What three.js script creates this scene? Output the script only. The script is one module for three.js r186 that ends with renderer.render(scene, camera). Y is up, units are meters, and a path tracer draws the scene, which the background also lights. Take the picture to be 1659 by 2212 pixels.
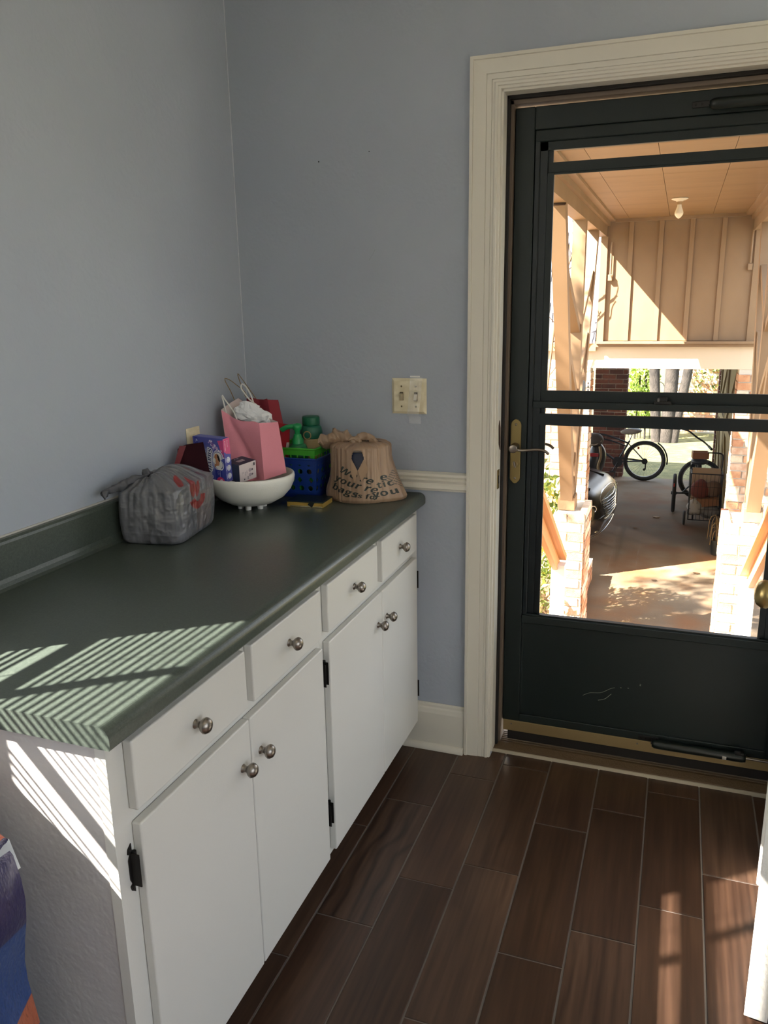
import * as THREE from 'three';
import { RoundedBoxGeometry } from 'three/addons/geometries/RoundedBoxGeometry.js';
import { mergeGeometries } from 'three/addons/utils/BufferGeometryUtils.js';

// ---------------------------------------------------------------- camera, sky, sun, exposure
const scene = new THREE.Scene();
const camera = new THREE.PerspectiveCamera(65.155, 1659 / 2212, 0.05, 200);
camera.position.set(1.3820, 1.5036, 2.4283);
camera.rotation.set(-0.251596, 0.351075, -0.017172, 'YXZ');
const SUN_LEVEL = 18, SKY_LEVEL = 1.3;
const SUN = new THREE.Vector3(-1, 1.12, 0.77).normalize();
// clear hazy air: pale at the horizon, light blue above, a little brighter round the sun
function airTexture() {
  const W = 512, H = 256, d = new Float32Array(W * H * 4);
  for (let y = 0; y < H; y++) for (let x = 0; x < W; x++) {
    const el = ((y + 0.5) / H - 0.5) * Math.PI, az = ((x + 0.5) / W - 0.5) * 2 * Math.PI, v = new THREE.Vector3(Math.cos(az) * Math.cos(el), Math.sin(el), Math.sin(az) * Math.cos(el));
    const h = Math.pow(1 - Math.max(0, v.y), 3), g = Math.pow(Math.max(0, v.dot(SUN)), 6) * 0.5;
    const z = [0.62, 0.78, 1.0], w = [1.12, 1.10, 1.06], i = (y * W + x) * 4;
    for (let k = 0; k < 3; k++) d[i + k] = el < 0 ? [0.45, 0.42, 0.36][k] : z[k] + (w[k] - z[k]) * h + g * [1, 0.95, 0.85][k];
    d[i + 3] = 1;
  }
  const t = new THREE.DataTexture(d, W, H, THREE.RGBAFormat, THREE.FloatType); t.mapping = THREE.EquirectangularReflectionMapping; t.magFilter = t.minFilter = THREE.LinearFilter; t.needsUpdate = true; return t;
}
scene.background = airTexture();
scene.backgroundIntensity = SKY_LEVEL;
const sun = new THREE.DirectionalLight(new THREE.Color(1.0, 0.93, 0.84), SUN_LEVEL);
sun.position.copy(SUN).multiplyScalar(30); sun.target.position.set(0.8, 0, -3); sun.position.add(sun.target.position);
sun.castShadow = true; sun.shadow.mapSize.set(4096, 4096);
Object.assign(sun.shadow.camera, { left: -14, right: 14, top: 14, bottom: -14, near: 1, far: 80 });
scene.add(sun, sun.target);
const EXPOSURE = 3.05;

// ---------------------------------------------------------------- helpers
let seed = 7;
const rnd = () => { seed = (seed + 0x6d2b79f5) | 0; let t = Math.imul(seed ^ (seed >>> 15), 1 | seed); t = (t + Math.imul(t ^ (t >>> 7), 61 | t)) ^ t; return ((t ^ (t >>> 14)) >>> 0) / 4294967296; };
const R = (a, b) => a + (b - a) * rnd();
const V = (x, y, z) => new THREE.Vector3(x, y, z);
const used = {};
function numbered(n) { const k = used[n] = (used[n] ?? -1) + 1; return k ? n + '_' + String(k).padStart(3, '0') : n; }
function add(o, parent) { o.castShadow = o.receiveShadow = true; (parent || scene).add(o); return o; }
function mesh(name, geo, mat, parent) {
  const g = Array.isArray(geo) ? merge(geo) : geo;
  const m = new THREE.Mesh(g, mat); m.name = parent ? name : numbered(name); return add(m, parent);
}
function merge(list) {
  const hasUv = list.every((g) => g.attributes.uv);
  return mergeGeometries(list.map((g) => {
    let h = g.index ? g.toNonIndexed() : g.clone();
    for (const k of Object.keys(h.attributes)) if (!['position', 'normal', ...(hasUv ? ['uv'] : [])].includes(k)) h.deleteAttribute(k);
    if (!h.attributes.normal) h.computeVertexNormals();
    return h;
  }));
}
function tag(o, label, category, group) { o.userData = { ...o.userData, label, category }; if (group) o.userData.group = group; return o; }
function thing(name, label, category, pos = [0, 0, 0], turn = 0, group) {
  const o = new THREE.Group(); o.name = numbered(name); scene.add(o); o.position.set(...pos); o.rotation.y = turn; return tag(o, label, category, group);
}
function struct(name, geo, mat, parent) { const m = mesh(name, geo, mat, parent); if (!parent) m.userData.kind = 'structure'; return m; }
function bx(w, h, d, x = 0, y = 0, z = 0) {
  const g = new THREE.BoxGeometry(w, h, d), uv = g.attributes.uv, s = [[d, h], [d, h], [w, d], [w, d], [w, h], [w, h]];
  for (let i = 0; i < 24; i++) { const f = s[i >> 2]; uv.setXY(i, uv.getX(i) * f[0], uv.getY(i) * f[1]); }
  return g.translate(x, y, z);
}
const paneX = (d, h, x, y, z) => new THREE.PlaneGeometry(d, h).rotateY(Math.PI / 2).translate(x, y, z), paneZ = (w, h, x, y, z) => new THREE.PlaneGeometry(w, h).translate(x, y, z);
const bb = (x0, x1, y0, y1, z0, z1) => bx(x1 - x0, y1 - y0, z1 - z0, (x0 + x1) / 2, (y0 + y1) / 2, (z0 + z1) / 2);
function rb(w, h, d, r, x = 0, y = 0, z = 0, seg = 2) { return new RoundedBoxGeometry(w, h, d, seg, r).translate(x, y, z); }
const rbb = (x0, x1, y0, y1, z0, z1, r = 0.003, seg = 2) => rb(x1 - x0, y1 - y0, z1 - z0, r, (x0 + x1) / 2, (y0 + y1) / 2, (z0 + z1) / 2, seg);
function cyl(r0, r1, h, seg = 20) { return new THREE.CylinderGeometry(r0, r1, h, seg); }
function between(g, a, b) {   // a geometry that runs along y from -h/2 to h/2, laid from a to b
  const d = b.clone().sub(a), q = new THREE.Quaternion().setFromUnitVectors(V(0, 1, 0), d.clone().normalize());
  return g.applyQuaternion(q).translate((a.x + b.x) / 2, (a.y + b.y) / 2, (a.z + b.z) / 2);
}
const rod = (a, b, r, seg = 8) => between(cyl(r, r, a.distanceTo(b), seg), a, b);
function bar(a, b, w, d, up = V(0, 0, 1)) {   // a rectangular bar from a to b; w across, d along "up"
  const y = b.clone().sub(a), L = y.length(); y.normalize();
  const x = y.clone().cross(up).normalize(), z = x.clone().cross(y).normalize();
  const m = new THREE.Matrix4().makeBasis(x, y, z);
  return bx(w, L, d).applyMatrix4(m).translate((a.x + b.x) / 2, (a.y + b.y) / 2, (a.z + b.z) / 2);
}
const tube = (pts, r, n = 24, seg = 8, closed = false) => new THREE.TubeGeometry(new THREE.CatmullRomCurve3(pts.map((p) => p.isVector3 ? p : V(...p)), closed), n, r, seg, closed);
const lathe = (pts, seg = 40) => new THREE.LatheGeometry(pts.map(([x, y]) => new THREE.Vector2(x, y)), seg);
function extr(points, depth, holes = [], opt = {}) {
  const s = new THREE.Shape(points.map(([x, y]) => new THREE.Vector2(x, y)));
  for (const h of holes) s.holes.push(new THREE.Path(h.map(([x, y]) => new THREE.Vector2(x, y))));
  return new THREE.ExtrudeGeometry(s, { depth, bevelEnabled: false, curveSegments: 12, ...opt });
}
const rectP = (x0, x1, y0, y1) => [[x0, y0], [x1, y0], [x1, y1], [x0, y1]];
function quad(a, b, c, d, uvs) {
  const g = new THREE.BufferGeometry();
  g.setAttribute('position', new THREE.Float32BufferAttribute([a, b, c, d].flatMap((v) => v.toArray()), 3));
  g.setAttribute('uv', new THREE.Float32BufferAttribute(uvs || [0, 0, 1, 0, 1, 1, 0, 1], 2));
  g.setIndex([0, 1, 2, 0, 2, 3]); g.computeVertexNormals(); return g;
}
function solidQuad(a, b, c, d, t) {   // a sheet a-b-c-d with thickness t behind its face
  const n = b.clone().sub(a).cross(d.clone().sub(a)).normalize().multiplyScalar(-t);
  const [e, f, g2, h] = [a, b, c, d].map((v) => v.clone().add(n));
  return merge([quad(a, b, c, d), quad(f, e, h, g2), quad(b, a, e, f), quad(c, b, f, g2), quad(d, c, g2, h), quad(a, d, h, e)]);
}
function warp(g, fn) { const p = g.attributes.position, v = V(0, 0, 0); for (let i = 0; i < p.count; i++) { v.fromBufferAttribute(p, i); fn(v, i); p.setXYZ(i, v.x, v.y, v.z); } g.computeVertexNormals(); return g; }

// noise
const hash = (x, y, s) => { let h = Math.imul(x, 374761393) ^ Math.imul(y, 668265263) ^ Math.imul(s, 974711); h = Math.imul(h ^ (h >>> 13), 1274126177); return ((h ^ (h >>> 16)) >>> 0) / 4294967296; };
function vn(x, y, px, py, s) {   // value noise that repeats every px, py cells
  const xi = Math.floor(x), yi = Math.floor(y), fx = x - xi, fy = y - yi, u = fx * fx * (3 - 2 * fx), w = fy * fy * (3 - 2 * fy), m = (a, b) => ((a % b) + b) % b;
  const a = hash(m(xi, px), m(yi, py), s), b = hash(m(xi + 1, px), m(yi, py), s), c = hash(m(xi, px), m(yi + 1, py), s), d = hash(m(xi + 1, px), m(yi + 1, py), s);
  return a + (b - a) * u + (c - a) * w + (a - b - c + d) * u * w;
}
function fbm(u, v, px, py, s, oct = 4) { let t = 0, a = 0.5, n = 0; for (let i = 0; i < oct; i++) { t += a * vn(u * px, v * py, px, py, s + i); n += a; a *= 0.5; px *= 2; py *= 2; } return t / n; }
const n3 = (x, y, z, s = 1) => (vn(x + 100, y + 100, 997, 997, s) + vn(y + 100, z + 100, 997, 997, s + 5) + vn(z + 100, x + 100, 997, 997, s + 9)) / 3;
function tex(w, h, fn, sizeU = 1, sizeV = 1, srgb = true) {
  const d = new Uint8Array(w * h * 4);
  for (let y = 0; y < h; y++) for (let x = 0; x < w; x++) {
    const c = fn((x + 0.5) / w, (y + 0.5) / h, x, y), i = (y * w + x) * 4, a = Array.isArray(c) ? c : [c, c, c];
    for (let k = 0; k < 3; k++) d[i + k] = Math.max(0, Math.min(255, a[k] * 255));
    d[i + 3] = 255;
  }
  const t = new THREE.DataTexture(d, w, h); t.wrapS = t.wrapT = THREE.RepeatWrapping; t.magFilter = THREE.LinearFilter; t.minFilter = THREE.LinearMipmapLinearFilter; t.generateMipmaps = true;
  if (srgb) t.colorSpace = THREE.SRGBColorSpace;
  t.repeat.set(1 / sizeU, 1 / sizeV); t.needsUpdate = true; return t;
}
function canvasTex(w, h, draw) {
  const c = document.createElement('canvas'); c.width = w; c.height = h; draw(c.getContext('2d'), w, h);
  const t = new THREE.CanvasTexture(c); t.colorSpace = THREE.SRGBColorSpace; t.magFilter = THREE.LinearFilter; return t;
}
const hex = (h) => { const n = parseInt(h.slice(1), 16); return [(n >> 16) / 255, ((n >> 8) & 255) / 255, (n & 255) / 255]; };
const mixc = (a, b, t) => a.map((x, i) => x + (b[i] - x) * t);
const S = (color, roughness = 0.7, o = {}) => new THREE.MeshStandardMaterial({ color, roughness, ...o });
const Ph = (color, roughness = 0.5, o = {}) => new THREE.MeshPhysicalMaterial({ color, roughness, ...o });
const GLASS = () => Ph(0xffffff, 0.02, { transmission: 1, thickness: 0, ior: 1.5, side: THREE.DoubleSide });

// ---------------------------------------------------------------- materials
const peel = tex(256, 256, (u, v) => fbm(u, v, 40, 40, 3, 3), 0.35, 0.35, false);
const fine = tex(256, 256, (u, v) => fbm(u, v, 64, 64, 13, 2), 0.2, 0.2, false);
const wallTex = tex(256, 256, (u, v) => mixc([0.635, 0.665, 0.715], [0.67, 0.70, 0.74], fbm(u, v, 5, 5, 71, 4)), 1.6, 1.6);
const M = {};
M.wall = S(0xffffff, 0.62, { map: wallTex, bumpMap: peel, bumpScale: 0.0006 });
M.trim = S(0xd8d4c8, 0.42);
M.ceiling = S(0xf2f0ea, 0.85);
M.cab = S(0xcfcec8, 0.36, { bumpMap: fine, bumpScale: 0.0001 });
M.panel = S(0xffffff, 0.5, { map: tex(256, 256, (u, v) => mixc([0.70, 0.69, 0.69], [0.79, 0.78, 0.775], fbm(u, v, 4, 4, 31, 4)), 0.5, 0.5), bumpMap: peel, bumpScale: 0.0008 });
M.counter = S(0xffffff, 0.33, { map: tex(512, 512, (u, v, x, y) => { const h = hash(x, y, 5), b = fbm(u, v, 90, 90, 6, 2); const c = mixc([0.215, 0.245, 0.222], [0.305, 0.335, 0.305], b * 0.8 + h * 0.3 - 0.1); return h > 0.985 ? mixc(c, [0.5, 0.6, 0.5], 0.5) : c; }, 0.25, 0.25) });
M.dark = S(0x17120f, 0.6);
M.iron = S(0x1c1a18, 0.55, { metalness: 0.5 });
M.nickel = S(0x8f8880, 0.32, { metalness: 1 });
M.brass = S(0x9a8657, 0.34, { metalness: 0.9 });
M.brassDull = S(0xb09a6e, 0.45, { metalness: 0.7 });
M.pewter = S(0x8d8378, 0.28, { metalness: 1 });
M.green = S(0x0b1a1a, 0.5, { bumpMap: fine, bumpScale: 0.0001 });
M.greenDeep = S(0x08161a, 0.4);
M.rubber = S(0x15110f, 0.7);
M.tan = S(0x75675a, 0.6);
M.glass = GLASS();
M.white = S(0xe6e3da, 0.5);
M.chrome = S(0xc9ccd0, 0.12, { metalness: 1 });
M.blackPlastic = S(0x141414, 0.45);
// ================================================================ the room
// floor: grout bed with one mesh per plank tile
{
  const bed = struct('floor', bb(0, 3.4, -0.15, -0.0025, -0.045, 4.6), S(0x77706a, 0.9));
  const W = 0.15538, Lp = 0.52387, x1 = 0.60455, T = [];
  const off = { 0: 0.493, 1: 0.3395, 2: 0.1451, 3: 0.0385, 4: 0.3171, 5: 0.19, 6: 0.0468, 7: 0.3961 };
  const grains = [0, 0.6].map((wavy) => tex(512, 1024, (u, v) => {
    const bend = fbm(u, v, 3, 3, 41, 3) * 0.5, rings = Math.sin((u * 3 + bend) * 34) * 0.5 + 0.5, streak = fbm(u, v, 70, 6, 45, 3), broad = fbm(u, v, 3, 2, 47, 3), wave = Math.pow(Math.sin((u * 4 + fbm(u, v, 2, 3, 49, 3) * 1.2) * 22) * 0.5 + 0.5, 3) * Math.max(0, fbm(u, v, 2, 1, 53, 2) - 0.45) * 1.5;
    const t = 0.28 * rings * (broad > 0.5 ? (broad - 0.5) * 3 : 0) + 0.5 * streak + 0.45 * broad - 0.10 - wavy * wave;
    return mixc([0.205, 0.148, 0.12], [0.465, 0.36, 0.28], t);
  }, 0.62, 1.05));
  const mats = [0, 1, 2, 3, 4].map((k) => { const t = grains[k === 4 ? 1 : 0].clone(); t.offset.set(0.27 * k, 0.31 * k); t.needsUpdate = true; const g = [0xffffff, 0xe6dedb, 0xf4eee9, 0xd8d0cb, 0xffffff][k]; return Ph(g, 0.34, { map: t, bumpMap: t, bumpScale: 0.0012, specularIntensity: 0.9 }); });
  for (let k = 0; k <= 18; k++) {
    const xa = x1 + (k - 1) * W + 0.002, xb = Math.min(x1 + k * W - 0.002, 3.4);
    let z = (off[k] ?? R(0, Lp)) - Lp;
    while (z < 4.6) {
      const za = Math.max(z + 0.002, -0.045), zb = Math.min(z + Lp - 0.002, 4.6);
      if (zb - za > 0.02) {
        const w = xb - xa, d = zb - za, g = new RoundedBoxGeometry(w, 0.012, d, 1, 0.0015);
        const p = g.attributes.position, uv = g.attributes.uv, o = rnd();
        for (let i = 0; i < p.count; i++) uv.setXY(i, p.getX(i) + o, p.getZ(i) + o * 1.7);
        g.translate((xa + xb) / 2, -0.006 + R(-0.0004, 0.0004), (za + zb) / 2);
        mesh('floor_tile', g, mats[rnd() < 0.16 ? 4 : Math.floor(rnd() * 4)], bed);
      }
      z += Lp;
    }
  }
}
// walls with openings
const turnX = (g) => g.rotateY(-Math.PI / 2);   // shape (z, y) extruded along -x
struct('wall_left', turnX(extr(rectP(-0.13, 4.75, -0.15, 2.5), 0.15, [rectP(1.613, 2.53, 0.95, 2.40), rectP(2.72, 3.9, 0.95, 2.40)])), M.wall);
const wallBack = struct('wall_back', extr(rectP(-0.15, 3.4, -0.15, 2.5), 0.13, [rectP(0.866, 1.79, -0.05, 2.083)]).translate(0, 0, -0.13), M.wall);
struct('wall_right', turnX(extr(rectP(-0.13, 4.75, -0.15, 2.5), 0.15, [rectP(1.5, 4.2, 0.45, 2.3)])).translate(3.55, 0, 0), M.wall);
struct('wall_rear', extr(rectP(0, 3.4, -0.15, 2.5), 0.15).translate(0, 0, 4.6), M.wall);
struct('ceiling', bb(-0.3, 3.7, 2.5, 2.7, -0.45, 4.9), M.ceiling);
// nail holes and scuffs on the walls
for (const [x, y, r] of [[0.299, 1.936, 0.0022], [0.465, 1.953, 0.0016]]) mesh('nail_hole', new THREE.CylinderGeometry(r, r, 0.001, 10).rotateX(Math.PI / 2).translate(x, y, 0.0004), M.dark, wallBack);
mesh('scratch', tube([[0.456, 1.64, 0.0006], [0.468, 1.655, 0.0006], [0.478, 1.672, 0.0006]], 0.0005, 8, 4), S(0xa5abb0, 0.8), wallBack);

mesh('corner_glint_ridge', bb(0.0002, 0.0022, 1.03, 2.5, 0.0002, 0.0022), S(0xc9ced4, 0.5), wallBack);  // paint ridge; its lighter colour stands in for light caught in the corner
// ---- door casing: a stepped, mitred moulding round the opening
{
  const prof = [[0, 0], [0, 0.021], [0.009, 0.022], [0.0102, 0.0175], [0.0106, 0.0178], [0.046, 0.0155], [0.0475, 0.0125], [0.048, 0.0140], [0.061, 0.0135], [0.062, 0.0110], [0.0625, 0.0125], [0.068, 0.0120], [0.072, 0.0150], [0.078, 0.0150], [0.080, 0.0105], [0.086, 0.0095], [0.088, 0]];
  const xo = 0.778, yo = 2.170, xr = 1.879;
  const ring = (u, t) => [[xo + u, -0.002, t], [xo + u, yo - u, t], [xr - u, yo - u, t], [xr - u, -0.002, t]];
  for (const side of [0, 1, 2]) {
    const g = [];
    for (let i = 0; i < prof.length - 1; i++) {
      const a = ring(...prof[i]), b = ring(...prof[i + 1]);
      g.push(quad(V(...a[side]), V(...b[side]), V(...b[side + 1]), V(...a[side + 1])));
    }
    struct('trim_' + (side + 1), g.map((q) => q.translate(0, 0, 0.0005)), S(0xd8d4c8, 0.42, { side: THREE.DoubleSide })).userData.label = 'cream painted door casing';
  }
}
// jamb liners
struct('door_jamb', [bb(0.8655, 0.8715, 0.02, 2.083, -0.045, 0.002), bb(0.866, 1.79, 2.0765, 2.083, -0.045, 0.002), bb(1.7845, 1.79, 0.02, 2.083, -0.045, 0.002)], M.trim);
struct('weatherstrip', [rbb(0.8662, 0.880, 0.02, 2.079, -0.062, -0.046, 0.004), rbb(0.866, 1.79, 2.066, 2.079, -0.062, -0.046, 0.004), rbb(1.776, 1.79, 0.02, 2.079, -0.062, -0.046, 0.004)], M.rubber);
struct('jamb_stop', [bb(0.866, 0.8865, 0.0, 2.066, -0.128, -0.063), bb(0.866, 1.79, 2.056, 2.082, -0.128, -0.063), bb(1.781, 1.79, 0, 2.066, -0.128, -0.063)], M.tan);
// strike plate torn into the jamb
{
  const s = thing('strike_plate', 'small brass strike plate set in the chipped cream door jamb', 'strike plate', [0.8725, 0.97, -0.012]);
  mesh('plate', bb(-0.001, 0.0015, -0.03, 0.03, -0.012, 0.012), M.brass, s);
  mesh('latch_hole', bb(-0.0005, 0.002, -0.014, 0.012, -0.009, 0.006), M.dark, s);
  const c = thing('deadbolt_recess', 'dark splintered deadbolt recess in the cream door jamb above the brass strike', 'recess', [0.8722, 1.11, -0.02]);
  mesh('recess', extr([[-0.012, -0.05], [0.006, -0.03], [0.012, 0.03], [0.004, 0.045], [-0.010, 0.02]], 0.0018).rotateY(-Math.PI / 2).translate(0.0015, 0, 0), S(0x3a241a, 0.9), c);
}
// threshold
{
  const t = struct('door_sill', [extr([[-0.035, 0], [-0.037, 0.016], [-0.06, 0.026], [-0.155, 0.026], [-0.19, 0.012], [-0.19, -0.03], [-0.035, -0.03]], 0.94).rotateY(-Math.PI / 2).translate(1.80, 0, 0)], S(0x57452f, 0.55, { bumpMap: fine, bumpScale: 0.001 }));
  mesh('front_edge', bb(0.862, 1.79, -0.002, 0.011, -0.036, -0.031), S(0xb9b09c, 0.6), t);
  for (let k = 0; k < 6; k++) mesh('ridge', bb(0.868, 1.788, 0.026, 0.0285, -0.075 - k * 0.012, -0.070 - k * 0.012), S(0x5f5040, 0.6), t);
}
// chair rail, baseboard, shoe
{
  const prof = [[0, 0.922], [0.010, 0.925], [0.012, 0.930], [0.018, 0.934], [0.016, 0.944], [0.012, 0.950], [0.016, 0.956], [0.020, 0.960], [0.014, 0.966], [0.022, 0.974], [0.022, 0.982], [0.008, 0.986], [0, 0.986]];
  struct('trim_4', extr(prof, 0.757).rotateY(-Math.PI / 2).translate(0.778, 0, 0.0005), M.trim);
}
{
  const base = struct('baseboard_back', extr([[0, 0], [0.014, 0], [0.014, 0.135], [0.011, 0.150], [0.008, 0.156], [0.008, 0.164], [0.004, 0.169], [0, 0.169]], 0.24).rotateY(-Math.PI / 2).translate(0.777, 0, 0.0005), M.trim);
  const q = [[0, 0]]; for (let i = 0; i <= 6; i++) q.push([0.016 * Math.cos(i / 6 * Math.PI / 2), 0.020 * Math.sin(i / 6 * Math.PI / 2)]);
  mesh('shoe_moulding', extr(q, 0.235).rotateY(-Math.PI / 2).translate(0.775, 0.0005, 0.0145), M.trim, base);
}
// ---- window in the left wall: frame, sashes with muntins, panes, and a mini-blind
function sash(name, parent, z0, z1, y0, y1, x, nz, ys, w = 0.035, m = 0.011) {   // in the plane x
  const f = mesh('sash', [bb(x - 0.018, x + 0.018, y0, y1, z0, z0 + w), bb(x - 0.018, x + 0.018, y0, y1, z1 - w, z1), bb(x - 0.018, x + 0.018, y0, y0 + w, z0, z1), bb(x - 0.018, x + 0.018, y1 - w, y1, z0, z1)], M.white, parent);
  for (let i = 1; i < nz; i++) { const z = z0 + (z1 - z0) * i / nz; mesh('muntin', bb(x - 0.012, x + 0.012, y0 + w, y1 - w, z - 0.009, z + 0.009), M.white, f); }
  for (const y of ys) { mesh('muntin', bb(x - 0.0079, x + 0.0079, y - m / 2, y + m / 2, z0 + w, z1 - w), M.white, f); }
  mesh('pane', paneX(z1 - z0 - 2 * w, y1 - y0 - 2 * w, x, (y0 + y1) / 2, (z0 + z1) / 2), M.glass, f);
}
{
  const w = struct('window_1', [bb(-0.15, 0, 0.93, 0.95, 1.613, 2.53), bb(-0.015, 0.03, 0.925, 0.95, 1.60, 2.545), bb(0, 0.016, 0.93, 2.46, 2.53, 2.61), bb(0, 0.016, 2.40, 2.46, 1.62, 2.53), bb(0, 0.016, 0.95, 2.46, 1.600, 1.617)], M.trim);
  sash('sash', w, 1.613, 2.53, 1.80, 2.40, -0.115, 3, []);
  sash('sash', w, 1.613, 2.53, 0.95, 1.815, -0.078, 3, [1.430, 1.441], 0.045);
  const b = thing('mini_blind', 'white mini-blind hanging in the sunny window past the counter', 'blind', [-0.025, 2.37, 2.0715]);
  mesh('headrail', rb(0.028, 0.024, 0.90, 0.003, 0, 0.012, 0), M.white, b);
  const slatG = warp(bx(0.025, 0.0009, 0.895).rotateZ(0), (v) => { v.y += 0.0016 - (v.x * v.x) * 9; }).rotateZ(-0.56);
  const slatM = S(0xe9e6dd, 0.55);
  for (let k = 0; k < 67; k++) {
    const y = -0.018 - k * 0.0203;
    if (Math.abs(2.37 + y - 1.3375) < 0.017) continue;   // two slats are missing
    const s = mesh('slat', slatG, slatM, b); s.position.y = y; s.rotation.x = R(-0.003, 0.003);
  }
  for (const z of [-0.29, 0.0, 0.29]) mesh('ladder_cord', rod(V(0, 0, z), V(0, -1.38, z), 0.0012, 6), slatM, b);
  mesh('bottom_rail', rb(0.025, 0.012, 0.895, 0.002, 0, -1.392, 0), M.white, b);
}
// ---- added windows out of view, in the right and left walls, to brighten the room
{
  const w = struct('added_window_2', [bb(3.4, 3.55, 0.43, 0.45, 1.5, 4.2), bb(3.384, 3.4, 0.37, 0.45, 1.42, 4.28), bb(3.384, 3.4, 2.3, 2.38, 1.42, 4.28), bb(3.384, 3.4, 0.45, 2.3, 1.42, 1.5), bb(3.384, 3.4, 0.45, 2.3, 4.2, 4.28)], M.trim);  // added opening, unseen; lets skylight in for the cabinets
  for (let k = 0; k < 3; k++) sash('sash', w, 1.5 + 0.9 * k, 2.4 + 0.9 * k, 0.45, 2.3, 3.48, 1, [], 0.05);
}
{
  const w = struct('added_window_3', [bb(-0.15, 0, 0.93, 0.95, 2.72, 3.9), bb(-0.015, 0.03, 0.925, 0.95, 2.70, 3.92), bb(0, 0.016, 0.95, 2.46, 3.9, 3.98), bb(0, 0.016, 2.40, 2.46, 2.72, 3.9), bb(0, 0.016, 0.95, 2.46, 2.64, 2.72)], M.trim);  // added opening, unseen; its sun patch brightens the room by bounce
  sash('sash', w, 2.72, 3.9, 1.66, 2.40, -0.115, 4, [2.03]); sash('sash', w, 2.72, 3.9, 0.95, 1.71, -0.075, 4, [1.33], 0.04);
}
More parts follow.
